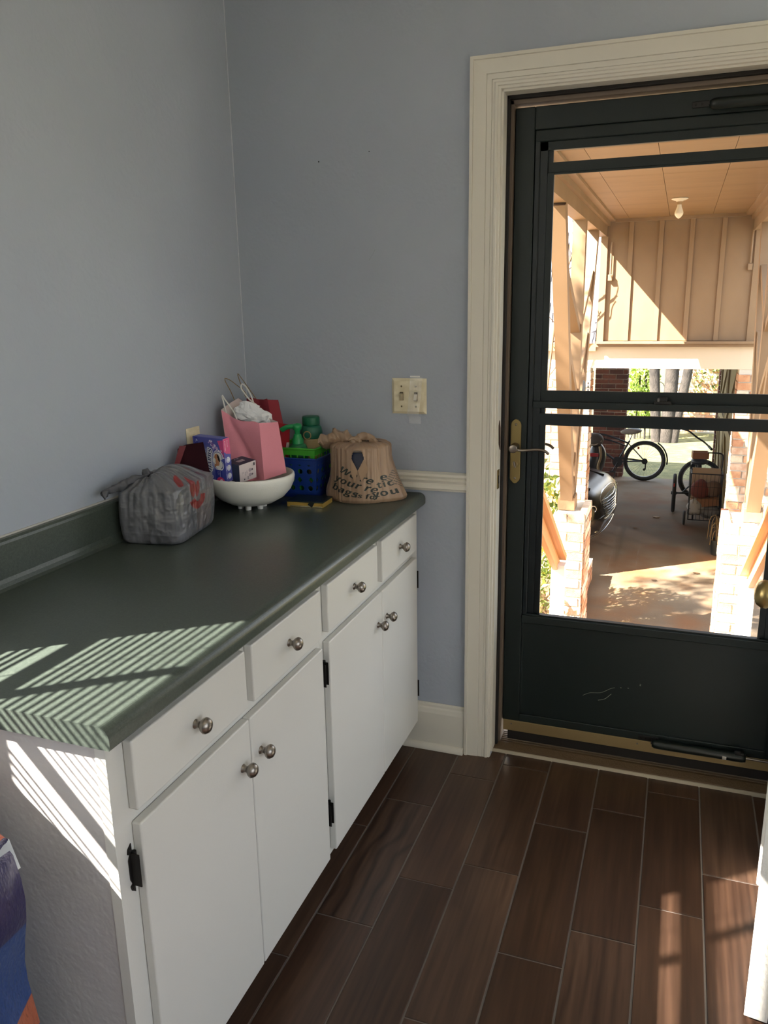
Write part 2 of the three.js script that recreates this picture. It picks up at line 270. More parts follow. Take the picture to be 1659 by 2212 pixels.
// ---- storm door
{
  const d = struct('door_1', [rbb(0.8885, 0.9455, 0.100, 2.050, -0.116, -0.084, 0.003), rbb(1.7225, 1.7795, 0.100, 2.050, -0.116, -0.084, 0.003), rbb(0.9455, 1.7225, 1.988, 2.050, -0.116, -0.084, 0.003), rbb(0.9455, 1.7225, 0.100, 0.130, -0.116, -0.084, 0.003)], M.green);
  d.userData.label = 'dark green storm door with two sliding glass panels';
  mesh('kick_panel', [bb(0.945, 1.723, 0.128, 0.474, -0.112, -0.090), rbb(0.9455, 0.953, 0.13, 0.48, -0.095, -0.087, 0.002), rbb(1.715, 1.7225, 0.13, 0.48, -0.095, -0.087, 0.002)], M.green, d);
  mesh('glazing_rail', [rbb(0.9455, 1.7225, 0.468, 0.496, -0.108, -0.080, 0.004), bb(0.96, 1.708, 0.494, 0.501, -0.104, -0.086)], M.green, d);
  // stepped inner frame that holds the glass
  mesh('inner_stile', [rbb(0.9455, 0.962, 0.49, 1.990, -0.112, -0.090, 0.004), bb(0.962, 0.983, 0.49, 1.962, -0.112, -0.096), bb(0.983, 1.000, 0.49, 1.150, -0.108, -0.100), bb(0.983, 0.998, 1.15, 1.94, -0.112, -0.104)], M.greenDeep, d);
  mesh('inner_stile', [rbb(1.706, 1.7225, 0.49, 1.990, -0.112, -0.090, 0.004), bb(1.685, 1.706, 0.49, 1.962, -0.112, -0.096), bb(1.669, 1.685, 0.49, 1.150, -0.108, -0.100), bb(1.670, 1.685, 1.15, 1.94, -0.112, -0.104)], M.greenDeep, d);
  mesh('inner_head', [rbb(0.9455, 1.7225, 1.955, 1.990, -0.112, -0.088, 0.006), bb(0.962, 1.706, 1.932, 1.957, -0.112, -0.096)], M.green, d);
  const up = mesh('upper_sash', [bb(0.986, 1.682, 1.872, 1.899, -0.110, -0.097), bb(0.986, 1.682, 1.866, 1.873, -0.106, -0.101), bb(0.9835, 1.002, 1.22, 1.87, -0.108, -0.098), bb(1.668, 1.685, 1.22, 1.87, -0.108, -0.098), bb(0.986, 1.682, 1.206, 1.241, -0.110, -0.098)], M.green, d);
  mesh('pane', paneZ(0.68, 0.645, 1.335, 1.55, -0.104), M.glass, up);
  mesh('pane', paneZ(0.72, 0.075, 1.334, 1.9, -0.1125), M.glass, d);
  mesh('meeting_rail', rbb(0.962, 1.706, 1.187, 1.209, -0.108, -0.084, 0.003), M.green, d);
  const low = mesh('lower_sash', [bb(0.983, 1.685, 1.134, 1.170, -0.100, -0.088), bb(0.996, 1.003, 0.5, 1.14, -0.098, -0.090), bb(1.665, 1.672, 0.5, 1.14, -0.098, -0.090)], M.greenDeep, d);
  mesh('pane', paneZ(0.676, 0.66, 1.334, 0.82, -0.094), M.glass, low);
  mesh('pane', paneZ(0.7, 0.05, 1.334, 1.18, -0.101), M.glass, low);
  // little thumb latch on the rail, a torn sticker on the glass
  const l = mesh('thumb_latch', [rb(0.05, 0.012, 0.012, 0.004, 1.345, 1.2125, -0.086), rb(0.026, 0.014, 0.016, 0.004, 1.345, 1.222, -0.086)], M.blackPlastic, up);
  mesh('latch_spring', bb(1.330, 1.336, 1.2165, 1.226, -0.0775, -0.076), M.nickel, l);
  mesh('torn_sticker', [extr([[0.0, 0], [0.010, 0.001], [0.012, 0.018], [0.008, 0.034], [0.003, 0.036], [0.001, 0.012]], 0.0006).translate(1.108, 1.238, -0.1028), bb(1.124, 1.129, 1.236, 1.247, -0.103, -0.1023), bb(1.124, 1.1295, 1.250, 1.258, -0.103, -0.1023), bb(1.124, 1.1285, 1.261, 1.268, -0.103, -0.1023)], S(0xd6d8dc, 0.7), up);
  // brass sweep along the foot
  const sw = mesh('brass_sweep', rbb(0.8925, 1.777, 0.064, 0.103, -0.084, -0.080, 0.0012), M.brassDull, d);
  for (const x of [0.921, 1.34, 1.75]) mesh('screw', cyl(0.003, 0.003, 0.002, 10).rotateX(Math.PI / 2).translate(x, 0.090, -0.0795), M.nickel, sw);
  mesh('rubber_seal', bb(0.908, 1.775, 0.030, 0.066, -0.090, -0.084), M.rubber, d);
  // scratches in the paint of the kick panel
  const scr = S(0x8b8d7e, 0.7);
  const zs = -0.0897;
  mesh('scratch', tube([[1.157, 0.231, zs], [1.178, 0.243, zs], [1.215, 0.250, zs], [1.247, 0.270, zs], [1.258, 0.274, zs]], 0.0007, 20, 4), scr, d);
  mesh('scratch', tube([[1.207, 0.221, zs], [1.228, 0.229, zs], [1.248, 0.250, zs]], 0.0008, 12, 4), scr, d);
  for (const [x, y] of [[1.30, 0.279], [1.337, 0.294], [1.337, 0.299], [1.277, 0.277]]) mesh('chip', new THREE.SphereGeometry(0.0016, 8, 6).scale(1.6, 0.8, 0.3).translate(x, y, zs), scr, d);
  // lever handle with a long brass plate; the outside lever shows through the glass
  const h = mesh('lever_handle', extr([[-0.015, 0.086], [-0.013, 0.093], [-0.006, 0.1], [0, 0.102], [0.006, 0.1], [0.013, 0.093], [0.015, 0.086], [0.015, -0.086], [0.013, -0.092], [0.004, -0.101], [0, -0.102], [-0.004, -0.101], [-0.013, -0.092], [-0.015, -0.086]], 0.004, [], { bevelEnabled: true, bevelThickness: 0.0015, bevelSize: 0.0015, bevelSegments: 2 }).translate(0.9125, 1.048, -0.083), M.brass, d);
  mesh('rose', lathe([[0, 0.046], [0.011, 0.046], [0.0135, 0.043], [0.0135, 0.036], [0.009, 0.030], [0.009, 0.014], [0.013, 0.008], [0.0135, 0]], 28).rotateX(Math.PI / 2).translate(0.9125, 1.064, -0.0785), M.pewter, h);
  const lev = (s) => tube([[0.9125, 1.064, s(-0.045)], [0.930, 1.060, s(-0.042)], [0.955, 1.0605, s(-0.040)], [0.985, 1.0635, s(-0.042)], [1.010, 1.059, s(-0.047)], [1.022, 1.050, s(-0.050)]], 0.0048, 40, 10);
  mesh('lever', lev((z) => z).applyMatrix4(new THREE.Matrix4().makeScale(1, 1, 1)), M.pewter, h);
  mesh('outside_lever', lev((z) => -0.2 - z), M.pewter, d);
  const tt = mesh('thumb_turn', cyl(0.009, 0.010, 0.006, 20).rotateX(Math.PI / 2).translate(0.9125, 1.008, -0.077), M.brassDull, h);
  mesh('turn_piece', rb(0.006, 0.020, 0.014, 0.0025, 0, 0, 0).rotateZ(0.25).translate(0.9125, 1.008, -0.070), M.pewter, tt);
  for (const y of [1.135, 0.962]) mesh('screw', new THREE.SphereGeometry(0.0042, 12, 8).scale(1, 1, 0.5).translate(0.9125, y, -0.078), M.pewter, h);
}
// door closers (pneumatic tubes), one by the head and one at the foot
function closer(label, x0, x1, y, z) {
  const t = thing('door_closer', label, 'door closer', [x0, y, z]);
  const L = x1 - x0;
  mesh('cylinder', lathe([[0, 0], [0.009, 0], [0.0135, 0.008], [0.0145, 0.02], [0.0145, L - 0.012], [0.0125, L], [0, L]], 28).rotateZ(-Math.PI / 2), S(0x101b19, 0.35), t);
  const br = mesh('bracket', [rb(0.065, 0.016, 0.006, 0.002, -0.012, 0.006, -0.022), rb(0.014, 0.012, 0.03, 0.002, 0.004, 0.004, -0.012)], M.blackPlastic, t);
  for (const s of [-0.035, -0.02]) mesh('screw', cyl(0.003, 0.003, 0.003, 10).rotateX(Math.PI / 2).translate(s, 0.006, -0.018), M.iron, br);
  mesh('rod', rod(V(L, 0, 0), V(L + 0.12, 0, 0.004), 0.004), M.nickel, t);
  return t;
}
closer('dark green pneumatic closer across the head of the storm door', 1.412, 1.72, 2.008, -0.060);
{
  const c = closer('black pneumatic closer with a pale sticker, low across the brass sweep of the storm door', 1.385, 1.665, 0.108, -0.062);
  mesh('adjuster', [rb(0.030, 0.020, 0.020, 0.005, 0.262, 0.010, 0), rb(0.02, 0.012, 0.01, 0.003, 0.255, 0.02, 0.006)], M.blackPlastic, c);
  mesh('sticker', new THREE.CylinderGeometry(0.0148, 0.0148, 0.012, 16, 1, true, -0.2, 1.6).rotateZ(-Math.PI / 2).translate(0.218, 0, 0), S(0xd8d4c8, 0.6), c);
}
// ---- the wooden entry door, swung open into the room; its sunlit edge faces the viewer
{
  const g = new THREE.Group(); g.name = 'door_3'; g.userData = { kind: 'structure', label: 'open white entry door with a brass knob, seen edge on' }; scene.add(g);
  g.position.set(1.783, 0, 0.012);
  const ang = Math.atan2(0.145, 0.989); g.rotation.y = -ang;   // local +z runs from the hinge to the latch
  const Wd = 0.86, x0 = -0.048;
  mesh('slab', [rbb(x0, -0.002, 0.012, 2.045, 0, Wd, 0.0015)], S(0xefece3, 0.4, { bumpMap: fine, bumpScale: 0.0004 }), g);
  for (const [ya, yb] of [[0.25, 0.85], [1.05, 1.9]]) for (const [za, zb] of [[0.12, 0.39], [0.47, 0.74]]) mesh('panel', rbb(x0 - 0.006, x0 + 0.004, ya, yb, za, zb, 0.004), S(0xefece3, 0.4), g);
  const k = mesh('knob', lathe([[0, 0.068], [0.012, 0.067], [0.022, 0.062], [0.028, 0.052], [0.028, 0.044], [0.022, 0.034], [0.012, 0.026], [0.011, 0.012], [0.030, 0.008], [0.032, 0]], 36).rotateZ(Math.PI / 2).translate(x0, 0.945, Wd - 0.062), M.brass, g);
  mesh('latch_plate', bb(-0.038, -0.012, 0.915, 0.975, Wd - 0.0005, Wd + 0.001), M.brass, g);
  for (const y of [0.25, 1.02, 1.8]) mesh('hinge', cyl(0.007, 0.007, 0.1, 12).translate(0.004, y, -0.002), M.brassDull, g);
}
// ================================================================ cabinets and counter
const knobGeo = lathe([[0.0, 0.032], [0.006, 0.0315], [0.0115, 0.0285], [0.0145, 0.0235], [0.0150, 0.020], [0.0125, 0.0155], [0.0075, 0.011], [0.0058, 0.008], [0.0062, 0.004], [0.0085, 0.0015], [0.0088, 0]], 32).rotateZ(-Math.PI / 2);
function hinge(parent, y, z, dirZ) {   // wrought hinge leaf on the face frame, knuckle at the door edge
  const shape = [[-0.002, -0.045], [-0.010, -0.038], [-0.012, -0.030], [-0.007, -0.027], [-0.011, -0.018], [-0.0115, 0.018], [-0.007, 0.027], [-0.012, 0.030], [-0.010, 0.038], [-0.002, 0.045]].map(([a, b]) => [a * dirZ, b]);
  const h = mesh('hinge', [extr(shape, 0.002).rotateY(-Math.PI / 2).translate(0.6095, y, z), cyl(0.004, 0.004, 0.062, 12).translate(0.6125, y, z - 0.001 * dirZ), rbb(0.6085, 0.6262, y - 0.03, y + 0.03, z - dirZ * 0.006 - 0.0012, z - dirZ * 0.006 + 0.0012, 0.001)], M.iron, parent);
  for (const s of [-0.034, 0.034]) mesh('screw', new THREE.SphereGeometry(0.003, 10, 6).scale(0.5, 1, 1).translate(0.6097, y + s, z - 0.006 * dirZ), M.iron, h);
}
function cabinet(label, z0, z1, drawers, doors, endPanel) {
  const c = thing('base_cabinet', label, 'cabinet', [0, 0, 0], 0, 'white base cabinets under the counter');
  mesh('carcass', [bb(0.002, 0.590, 0.105, 0.8755, z0, z1 - (endPanel ? 0.004 : 0)), bb(0.588, 0.607, 0.105, 0.8755, z0, z1)], M.cab, c);
  mesh('toe_kick', bb(0.002, 0.530, 0.0, 0.105, z0, z1 - 0.01), S(0x1b1512, 0.7), c);
  if (endPanel) { const e = mesh('end_panel', bb(0.002, 0.586, 0.0, 0.8755, z1 - 0.004, z1 - 0.0022), M.panel, c); }
  for (const [a, b] of drawers) {
    const d = mesh('drawer', rbb(0.607, 0.6255, 0.7345, 0.8575, a, b, 0.0035), M.cab, c);
    const k = mesh('knob', knobGeo, M.nickel, d); k.position.set(0.6255, 0.7965, (a + b) / 2 + 0.005);
  }
  for (const [a, b, hingeAt] of doors) {
    const d = mesh('door', rbb(0.607, 0.6255, 0.122, 0.710, a, b, 0.0035), M.cab, c);
    const kz = hingeAt > 0 ? a + 0.035 : b - 0.035, hz = hingeAt > 0 ? b : a;
    const k = mesh('knob', knobGeo, M.nickel, d); k.position.set(0.6255, 0.6205, kz);
    for (const y of [0.631, 0.240]) hinge(d, y, hz + 0.006 * hingeAt, -hingeAt);
  }
  return c;
}
cabinet('white base cabinet unit against the door wall, brushed knobs, without an exposed end', 0.003, 0.7865, [[0.060, 0.384], [0.422, 0.768]], [[0.058, 0.3895, -1], [0.3925, 0.768, 1]], false);
cabinet('white base cabinet unit with the sunlit end panel facing the window', 0.7875, 1.558, [[0.807, 1.140], [1.165, 1.519]], [[0.807, 1.1625, -1], [1.1655, 1.517, 1]], true);
{
  const prof = [[0.0015, 0.876], [0.0015, 1.0205], [0.004, 1.0225], [0.016, 1.0225], [0.020, 1.018], [0.0215, 1.012], [0.0215, 0.936], [0.0235, 0.927], [0.028, 0.919], [0.036, 0.9148], [0.045, 0.914]];
  const n = 10, r = 0.020, cx = 0.637 - r, cy = 0.914 - r;
  for (let i = 0; i <= n; i++) { const a = Math.PI / 2 * (1 - i / n); prof.push([cx + r * Math.cos(a), cy + r * Math.sin(a)]); }
  prof.push([0.637, 0.880], [0.635, 0.8765]);
  const t = thing('countertop', 'dark green laminate worktop with an upturned back edge', 'countertop');
  mesh('worktop', extr(prof.map(([x, y]) => [-x, y]), 1.5775).rotateY(Math.PI).translate(0, 0, 1.5785), M.counter, t);
  mesh('end_cap', extr(prof.map(([x, y]) => [x, y]), 0.0012).translate(0, 0, 1.5786), M.counter, t);
  mesh('caulk', bb(0.0005, 0.004, 1.0215, 1.0265, 0.002, 1.578), S(0xb9b7b0, 0.7), t);
}
// ---- switch plate with two toggles and clear tape; outlet plate on the other wall
{
  const plateG = (w, h) => { const s = new THREE.Shape(rectP(-w / 2 + 0.008, w / 2 - 0.008, -h / 2 + 0.008, h / 2 - 0.008).map(([x, y]) => new THREE.Vector2(x, y))); return new THREE.ExtrudeGeometry(s, { depth: 0.001, bevelEnabled: true, bevelThickness: 0.0055, bevelSize: 0.008, bevelSegments: 1, bevelOffset: 0 }); };
  const ivory = S(0xc6b88c, 0.42, { map: tex(128, 128, (u, v) => mixc([0.80, 0.755, 0.62], [0.90, 0.865, 0.75], Math.pow(fbm(u, v, 5, 5, 91, 4), 1.4) * 1.3), 0.1, 0.1) });
  ivory.color.set(0xffffff);
  const s = thing('switch_plate', 'ivory double light switch plate with crinkled clear tape over one toggle', 'light switch', [0.5855, 1.2255, 0.0012]);
  mesh('plate', plateG(0.1145, 0.112), ivory, s);
  for (const x of [-0.024, 0.0235]) {
    mesh('toggle_slot', bb(x - 0.0058, x + 0.0058, -0.0135, 0.0135, 0.0065, 0.0071), S(0x4a4232, 0.8), s);
    mesh('toggle', bx(0.0085, 0.020, 0.011).rotateX(x < 0 ? 0.45 : -0.45).translate(x, x < 0 ? -0.002 : -0.004, 0.010), S(x < 0 ? 0xb8ad92 : 0xd6d0c4, 0.45), s);
    for (const y of [-0.032, 0.031]) mesh('screw', new THREE.SphereGeometry(0.003, 12, 8).scale(1, 1, 0.5).translate(x, y, 0.0068), S(0x7b7054, 0.4, { metalness: 0.6 }), s);
  }
  const tapeG = new THREE.PlaneGeometry(0.040, 0.150, 14, 46);
  warp(tapeG, (v) => { const on = Math.abs(v.y - 0.012) < 0.062; v.z = (on ? 0.0095 : 0.0014) + (on ? 0.0035 * (n3(v.x * 160, v.y * 90, 2) - 0.4) : 0.0005 * n3(v.x * 200, v.y * 200, 1)); v.x += 0.006 * Math.sin(v.y * 20) * (on ? 1 : 0.2); });
  const tp = thing('clear_tape', 'strip of crinkled clear tape stuck over the switch plate and down the wall', 'tape', [0.6045, 1.2135, 0]);
  mesh('folded_end', bb(-0.016, 0.016, 0.071, 0.0755, 0.0012, 0.0024), S(0xf4f4f0, 0.5), tp);
  mesh('strip', tapeG, Ph(0xffffff, 0.14, { transmission: 0.84, thickness: 0, ior: 1.5, side: THREE.DoubleSide }), tp);
  const o = thing('outlet_plate', 'ivory outlet plate on the wall beside the leaning blue box', 'outlet', [0.0012, 1.0985, 0.3435], Math.PI / 2);
  mesh('plate', plateG(0.072, 0.113), ivory, o);
  for (const y of [-0.02, 0.02]) { const f = mesh('socket', new THREE.CylinderGeometry(0.0165, 0.0165, 0.002, 24).rotateX(Math.PI / 2).translate(0, y, 0.0072), ivory, o); for (const x of [-0.006, 0.006]) mesh('slot', bb(x - 0.001, x + 0.001, y - 0.004, y + 0.004, 0.0075, 0.0085), M.dark, f); }
}
// ================================================================ things on the counter
const CY = 0.9142;
// ---- milk-glass bowl on little feet
{
  const b = thing('serving_bowl', 'white milk-glass bowl on small feet, filled with boxes and gift bags', 'bowl', [0.185, CY, 0.33]);
  mesh('body', lathe([[0, 0.010], [0.035, 0.010], [0.070, 0.019], [0.100, 0.036], [0.120, 0.058], [0.131, 0.082], [0.1335, 0.096], [0.132, 0.104], [0.129, 0.107], [0.126, 0.106], [0.1255, 0.100], [0.125, 0.085], [0.115, 0.062], [0.096, 0.042], [0.066, 0.025], [0.03, 0.016], [0, 0.016]], 72), Ph(0xe9e8e0, 0.28, { bumpMap: fine, bumpScale: 0.0003, sheen: 0.1 }), b);
  for (let k = 0; k < 6; k++) { const a = 0.35 + k * Math.PI / 3; mesh('foot', new THREE.CylinderGeometry(0.010, 0.0085, 0.013, 20).translate(0.036 * Math.cos(a), 0.0068, 0.036 * Math.sin(a)), Ph(0xe9e8e0, 0.25), b); }
}
// ---- dryer sheet box
{
  const W = 0.116, Hh = 0.130, D = 0.028;
  const front = canvasTex(768, 860, (c, w, h) => {
    const g = c.createLinearGradient(0, 0, w, h); g.addColorStop(0, '#4c4f9d'); g.addColorStop(0.5, '#5a61ae'); g.addColorStop(1, '#34419a'); c.fillStyle = g; c.fillRect(0, 0, w, h);
    const rg = c.createRadialGradient(320, 450, 40, 320, 450, 330); rg.addColorStop(0, 'rgba(235,236,240,0.95)'); rg.addColorStop(0.55, 'rgba(190,195,222,0.7)'); rg.addColorStop(1, 'rgba(90,97,174,0)'); c.fillStyle = rg; c.fillRect(0, 0, w, h);
    // lilac corner with little blossoms
    c.fillStyle = '#e05a92'; c.beginPath(); c.moveTo(w, 20); c.lineTo(w - 140, 40); c.lineTo(w - 40, 350); c.lineTo(w, 380); c.fill();
    let q = 5; const rr = () => (q = (q * 16807) % 2147483647) / 2147483647;
    for (let i = 0; i < 70; i++) { const t = rr(), x = 440 + t * 300 + (rr() - 0.5) * 90, y = 60 + t * 300 + (rr() - 0.5) * 110; c.fillStyle = ['#e9dff0', '#b99ad0', '#7e5ca8', '#f4eef6', '#d9a5c9'][Math.floor(rr() * 5)]; for (let k = 0; k < 4; k++) { c.beginPath(); c.arc(x + 9 * Math.cos(k * 1.57), y + 9 * Math.sin(k * 1.57), 9, 0, 7); c.fill(); } }
    c.fillStyle = '#2b2f8d'; c.beginPath(); c.roundRect(40, 10, 90, 150, 30); c.fill();
    const turned = (txt, x, y, font, fill, stroke, lw) => { c.save(); c.translate(x, y); c.rotate(Math.PI / 2); c.font = font; if (stroke) { c.strokeStyle = stroke; c.lineWidth = lw; c.lineJoin = 'round'; c.strokeText(txt, 0, 0); } c.fillStyle = fill; c.fillText(txt, 0, 0); c.restore(); };
    turned('80', 88, 40, 'bold 44px sans-serif', '#f2f2f8'); turned('toallitas', 62, 40, '20px sans-serif', '#e2e2f0');
    // heart-shaped picture: somebody holding folded cloth
    const heart = (s, col) => { c.fillStyle = col; c.save(); c.translate(560, 430); c.scale(s, s); c.beginPath(); c.moveTo(-10, -150); c.bezierCurveTo(130, -190, 190, -40, 90, 0); c.bezierCurveTo(200, 60, 130, 210, 0, 170); c.bezierCurveTo(-80, 120, -100, -80, -10, -150); c.fill(); c.restore(); };
    heart(1.22, '#f3f3f6'); heart(1.1, '#23307e'); heart(1.02, '#e9e7e2');
    c.fillStyle = '#b9805c'; c.beginPath(); c.ellipse(560, 360, 40, 62, 0.5, 0, 7); c.fill(); c.fillStyle = '#c8916c'; c.beginPath(); c.ellipse(580, 470, 46, 76, -0.3, 0, 7); c.fill(); c.fillStyle = '#c08862'; c.beginPath(); c.ellipse(540, 545, 44, 40, 0.2, 0, 7); c.fill();
    c.fillStyle = '#2e211f'; c.beginPath(); c.ellipse(618, 390, 26, 78, -0.25, 0, 7); c.fill(); c.fillStyle = '#f2f1ee'; c.beginPath(); c.ellipse(600, 590, 70, 36, 0.4, 0, 7); c.fill(); c.beginPath(); c.ellipse(500, 440, 36, 50, 0.3, 0, 7); c.fill();
    c.save(); c.translate(368, 190); c.rotate(0.10); turned('Suavitel', 0, 0, 'italic bold 142px serif', '#1d2464', '#f4f5f8', 40); c.restore();
    c.save(); c.translate(286, 250); c.rotate(0.06); turned('complete', 0, 0, 'italic 92px serif', '#5c6280'); c.restore();
    c.strokeStyle = '#6a7090'; c.lineWidth = 6; for (const [x, y] of [[205, 300], [185, 420], [230, 540]]) { c.beginPath(); c.arc(x, y, 42, 0, 7); c.stroke(); }
    c.fillStyle = '#1f2b8c'; c.fillRect(500, 630, 170, 230); turned('Fragancia', 610, 650, '34px sans-serif', '#e8eaf4'); turned('Floral', 560, 650, '30px sans-serif', '#d8dcf0');
    c.fillStyle = '#d6336f'; c.beginPath(); c.arc(620, 880, 110, 0, 7); c.fill(); c.fillStyle = '#f4dbe6'; c.beginPath(); c.arc(640, 850, 40, 0, 7); c.fill();
    c.fillStyle = '#c9a9d4'; c.beginPath(); c.ellipse(60, 640, 60, 130, 0.4, 0, 7); c.fill();
  });
  const side = canvasTex(192, 860, (c, w, h) => {
    c.fillStyle = '#5f62ae'; c.fillRect(0, 0, w, h); c.fillStyle = '#e0628f'; c.beginPath(); c.moveTo(0, 0); c.lineTo(w, 0); c.lineTo(w, 330); c.lineTo(60, 300); c.lineTo(0, 250); c.fill();
    c.fillStyle = '#f5e8ee'; for (let i = 0; i < 8; i++) c.fillRect(40, 50 + i * 26, 22, 12); c.save(); c.translate(110, 40); c.rotate(Math.PI / 2); c.font = '38px sans-serif'; c.fillText('frescura', 0, 0); c.restore();
    for (const y of [430, 590, 750]) { c.fillStyle = '#e9e9f2'; c.beginPath(); c.arc(105, y, 58, 0, 7); c.fill(); c.strokeStyle = '#7a7fb8'; c.lineWidth = 6; c.beginPath(); c.arc(105, y, 36, 0.6, 5); c.stroke(); c.fillStyle = '#cfd2ea'; c.fillRect(20, y - 50, 12, 100); }
  });
  const b = thing('dryer_sheet_box', 'blue and purple carton of dryer sheets leaning at the edge of the white bowl', 'box', [0.093, 1.137, 0.409]);
  b.rotation.set(0.07, -0.175, -0.016, 'YXZ');
  const sideM = S(0x4b4f9e, 0.4);
  mesh('carton', bx(W, Hh, D, 0, -Hh / 2, -D / 2), sideM, b);
  mesh('printed_front', quad(V(-W / 2, -Hh, 0.0004), V(W / 2, -Hh, 0.0004), V(W / 2, 0, 0.0004), V(-W / 2, 0, 0.0004)), S(0xffffff, 0.38, { map: front }), b);
  mesh('printed_side', quad(V(W / 2 + 0.0004, -Hh, 0), V(W / 2 + 0.0004, -Hh, -D), V(W / 2 + 0.0004, 0, -D), V(W / 2 + 0.0004, 0, 0)), S(0xffffff, 0.38, { map: side }), b);
  mesh('lid_flap', bx(W * 0.9, 0.0008, D * 0.9, 0, 0.0005, -D / 2), S(0x6468b4, 0.4), b);
}
// ---- light bulb carton (lies on its side, so that the print is turned)
{
  const W = 0.068, Hh = 0.055, D = 0.058;
  const front = canvasTex(768, 420, (c, w, h) => {
    c.fillStyle = '#d9cdcb'; c.fillRect(0, 0, w, h);
    const bulb = (x, y) => { c.fillStyle = '#aa9da4'; c.beginPath(); c.ellipse(x, y, 60, 44, 0, 0, 7); c.fill(); c.fillRect(x + 20, y - 26, 70, 52); c.fillStyle = '#6d6168'; c.fillRect(x + 80, y - 22, 52, 44); c.fillStyle = '#3e363c'; c.fillRect(x + 118, y - 14, 24, 28); };
    bulb(480, 190); bulb(480, 300);
    c.fillStyle = '#2a2b38'; c.fillRect(650, 40, 64, 70); c.strokeStyle = '#7b7078'; c.lineWidth = 4; c.strokeRect(580, 60, 40, 40); c.strokeRect(110, 190, 34, 34); c.beginPath(); c.arc(180, 205, 18, 0, 7); c.stroke();
    const tr = (t, x, y, f, col) => { c.save(); c.translate(x, y); c.rotate(Math.PI / 2); c.font = f; c.fillStyle = col; c.fillText(t, 0, 0); c.restore(); };
    tr('Light', 330, 170, '40px sans-serif', '#4a4250'); tr('Bulbs', 270, 200, 'bold 34px sans-serif', '#2d2a36'); tr('60', 360, 320, 'bold 62px sans-serif', '#2d2a36');
    c.fillStyle = '#2a2b38'; c.fillRect(200, 350, 40, 40);
  });
  const top = canvasTex(768, 500, (c, w, h) => { c.fillStyle = '#1f2940'; c.fillRect(0, 0, w, h); c.fillStyle = '#cbb9b6'; c.fillRect(230, 190, 300, 130); c.fillStyle = '#6b6470'; for (let i = 0; i < 3; i++) c.fillRect(250, 210 + i * 36, 240, 14); c.fillStyle = '#b7bccb'; c.fillRect(300, 60, 60, 34); c.fillRect(420, 50, 80, 44); });
  const b = thing('light_bulb_box', 'pale light bulb carton with a navy top, tucked before the pink gift bag', 'box', [0.2056, 1.062, 0.3315]);
  b.rotation.set(0.102, 1.283, 0.092, 'YXZ');
  mesh('carton', bx(W, Hh, D, -W / 2, -Hh / 2, -D / 2), S(0x25304a, 0.45), b);
  mesh('printed_front', quad(V(-W, -Hh, 0.0004), V(0, -Hh, 0.0004), V(0, 0, 0.0004), V(-W, 0, 0.0004)), S(0xffffff, 0.42, { map: front }), b);
  mesh('printed_top', quad(V(-W, 0.0004, 0), V(0, 0.0004, 0), V(0, 0.0004, -D), V(-W, 0.0004, -D)), S(0xffffff, 0.42, { map: top }), b);
}
// ---- paper bags: every side a creased sheet, coloured outside and pale within
function sheet(a, b, c, d, nu, nv, dent, t = 0.0007) {   // a,b bottom; c,d top; returns [outside, inside]
  const P = [], N = b.clone().sub(a).cross(d.clone().sub(a)).normalize();
  for (let j = 0; j <= nv; j++) for (let i = 0; i <= nu; i++) { const u = i / nu, v = j / nv; const p = a.clone().lerp(b, u).lerp(d.clone().lerp(c, u), v); const q = dent ? dent(u, v) : [0, 0]; p.addScaledVector(N, q[0]); p.y += q[1]; P.push(p); }
  const side = (o, flip) => { const g = new THREE.BufferGeometry(), ix = []; g.setAttribute('position', new THREE.Float32BufferAttribute(P.flatMap((p) => p.clone().addScaledVector(N, o).toArray()), 3)); g.setAttribute('uv', new THREE.Float32BufferAttribute(P.flatMap((_, k) => [(k % (nu + 1)) / nu, Math.floor(k / (nu + 1)) / nv]), 2)); for (let j = 0; j < nv; j++) for (let i = 0; i < nu; i++) { const k = j * (nu + 1) + i, f = [k, k + 1, k + nu + 2, k, k + nu + 2, k + nu + 1]; ix.push(...(flip ? f.reverse() : f)); } g.setIndex(ix); g.computeVertexNormals(); return g; };
  return [side(0, false), side(-t, true)];
}
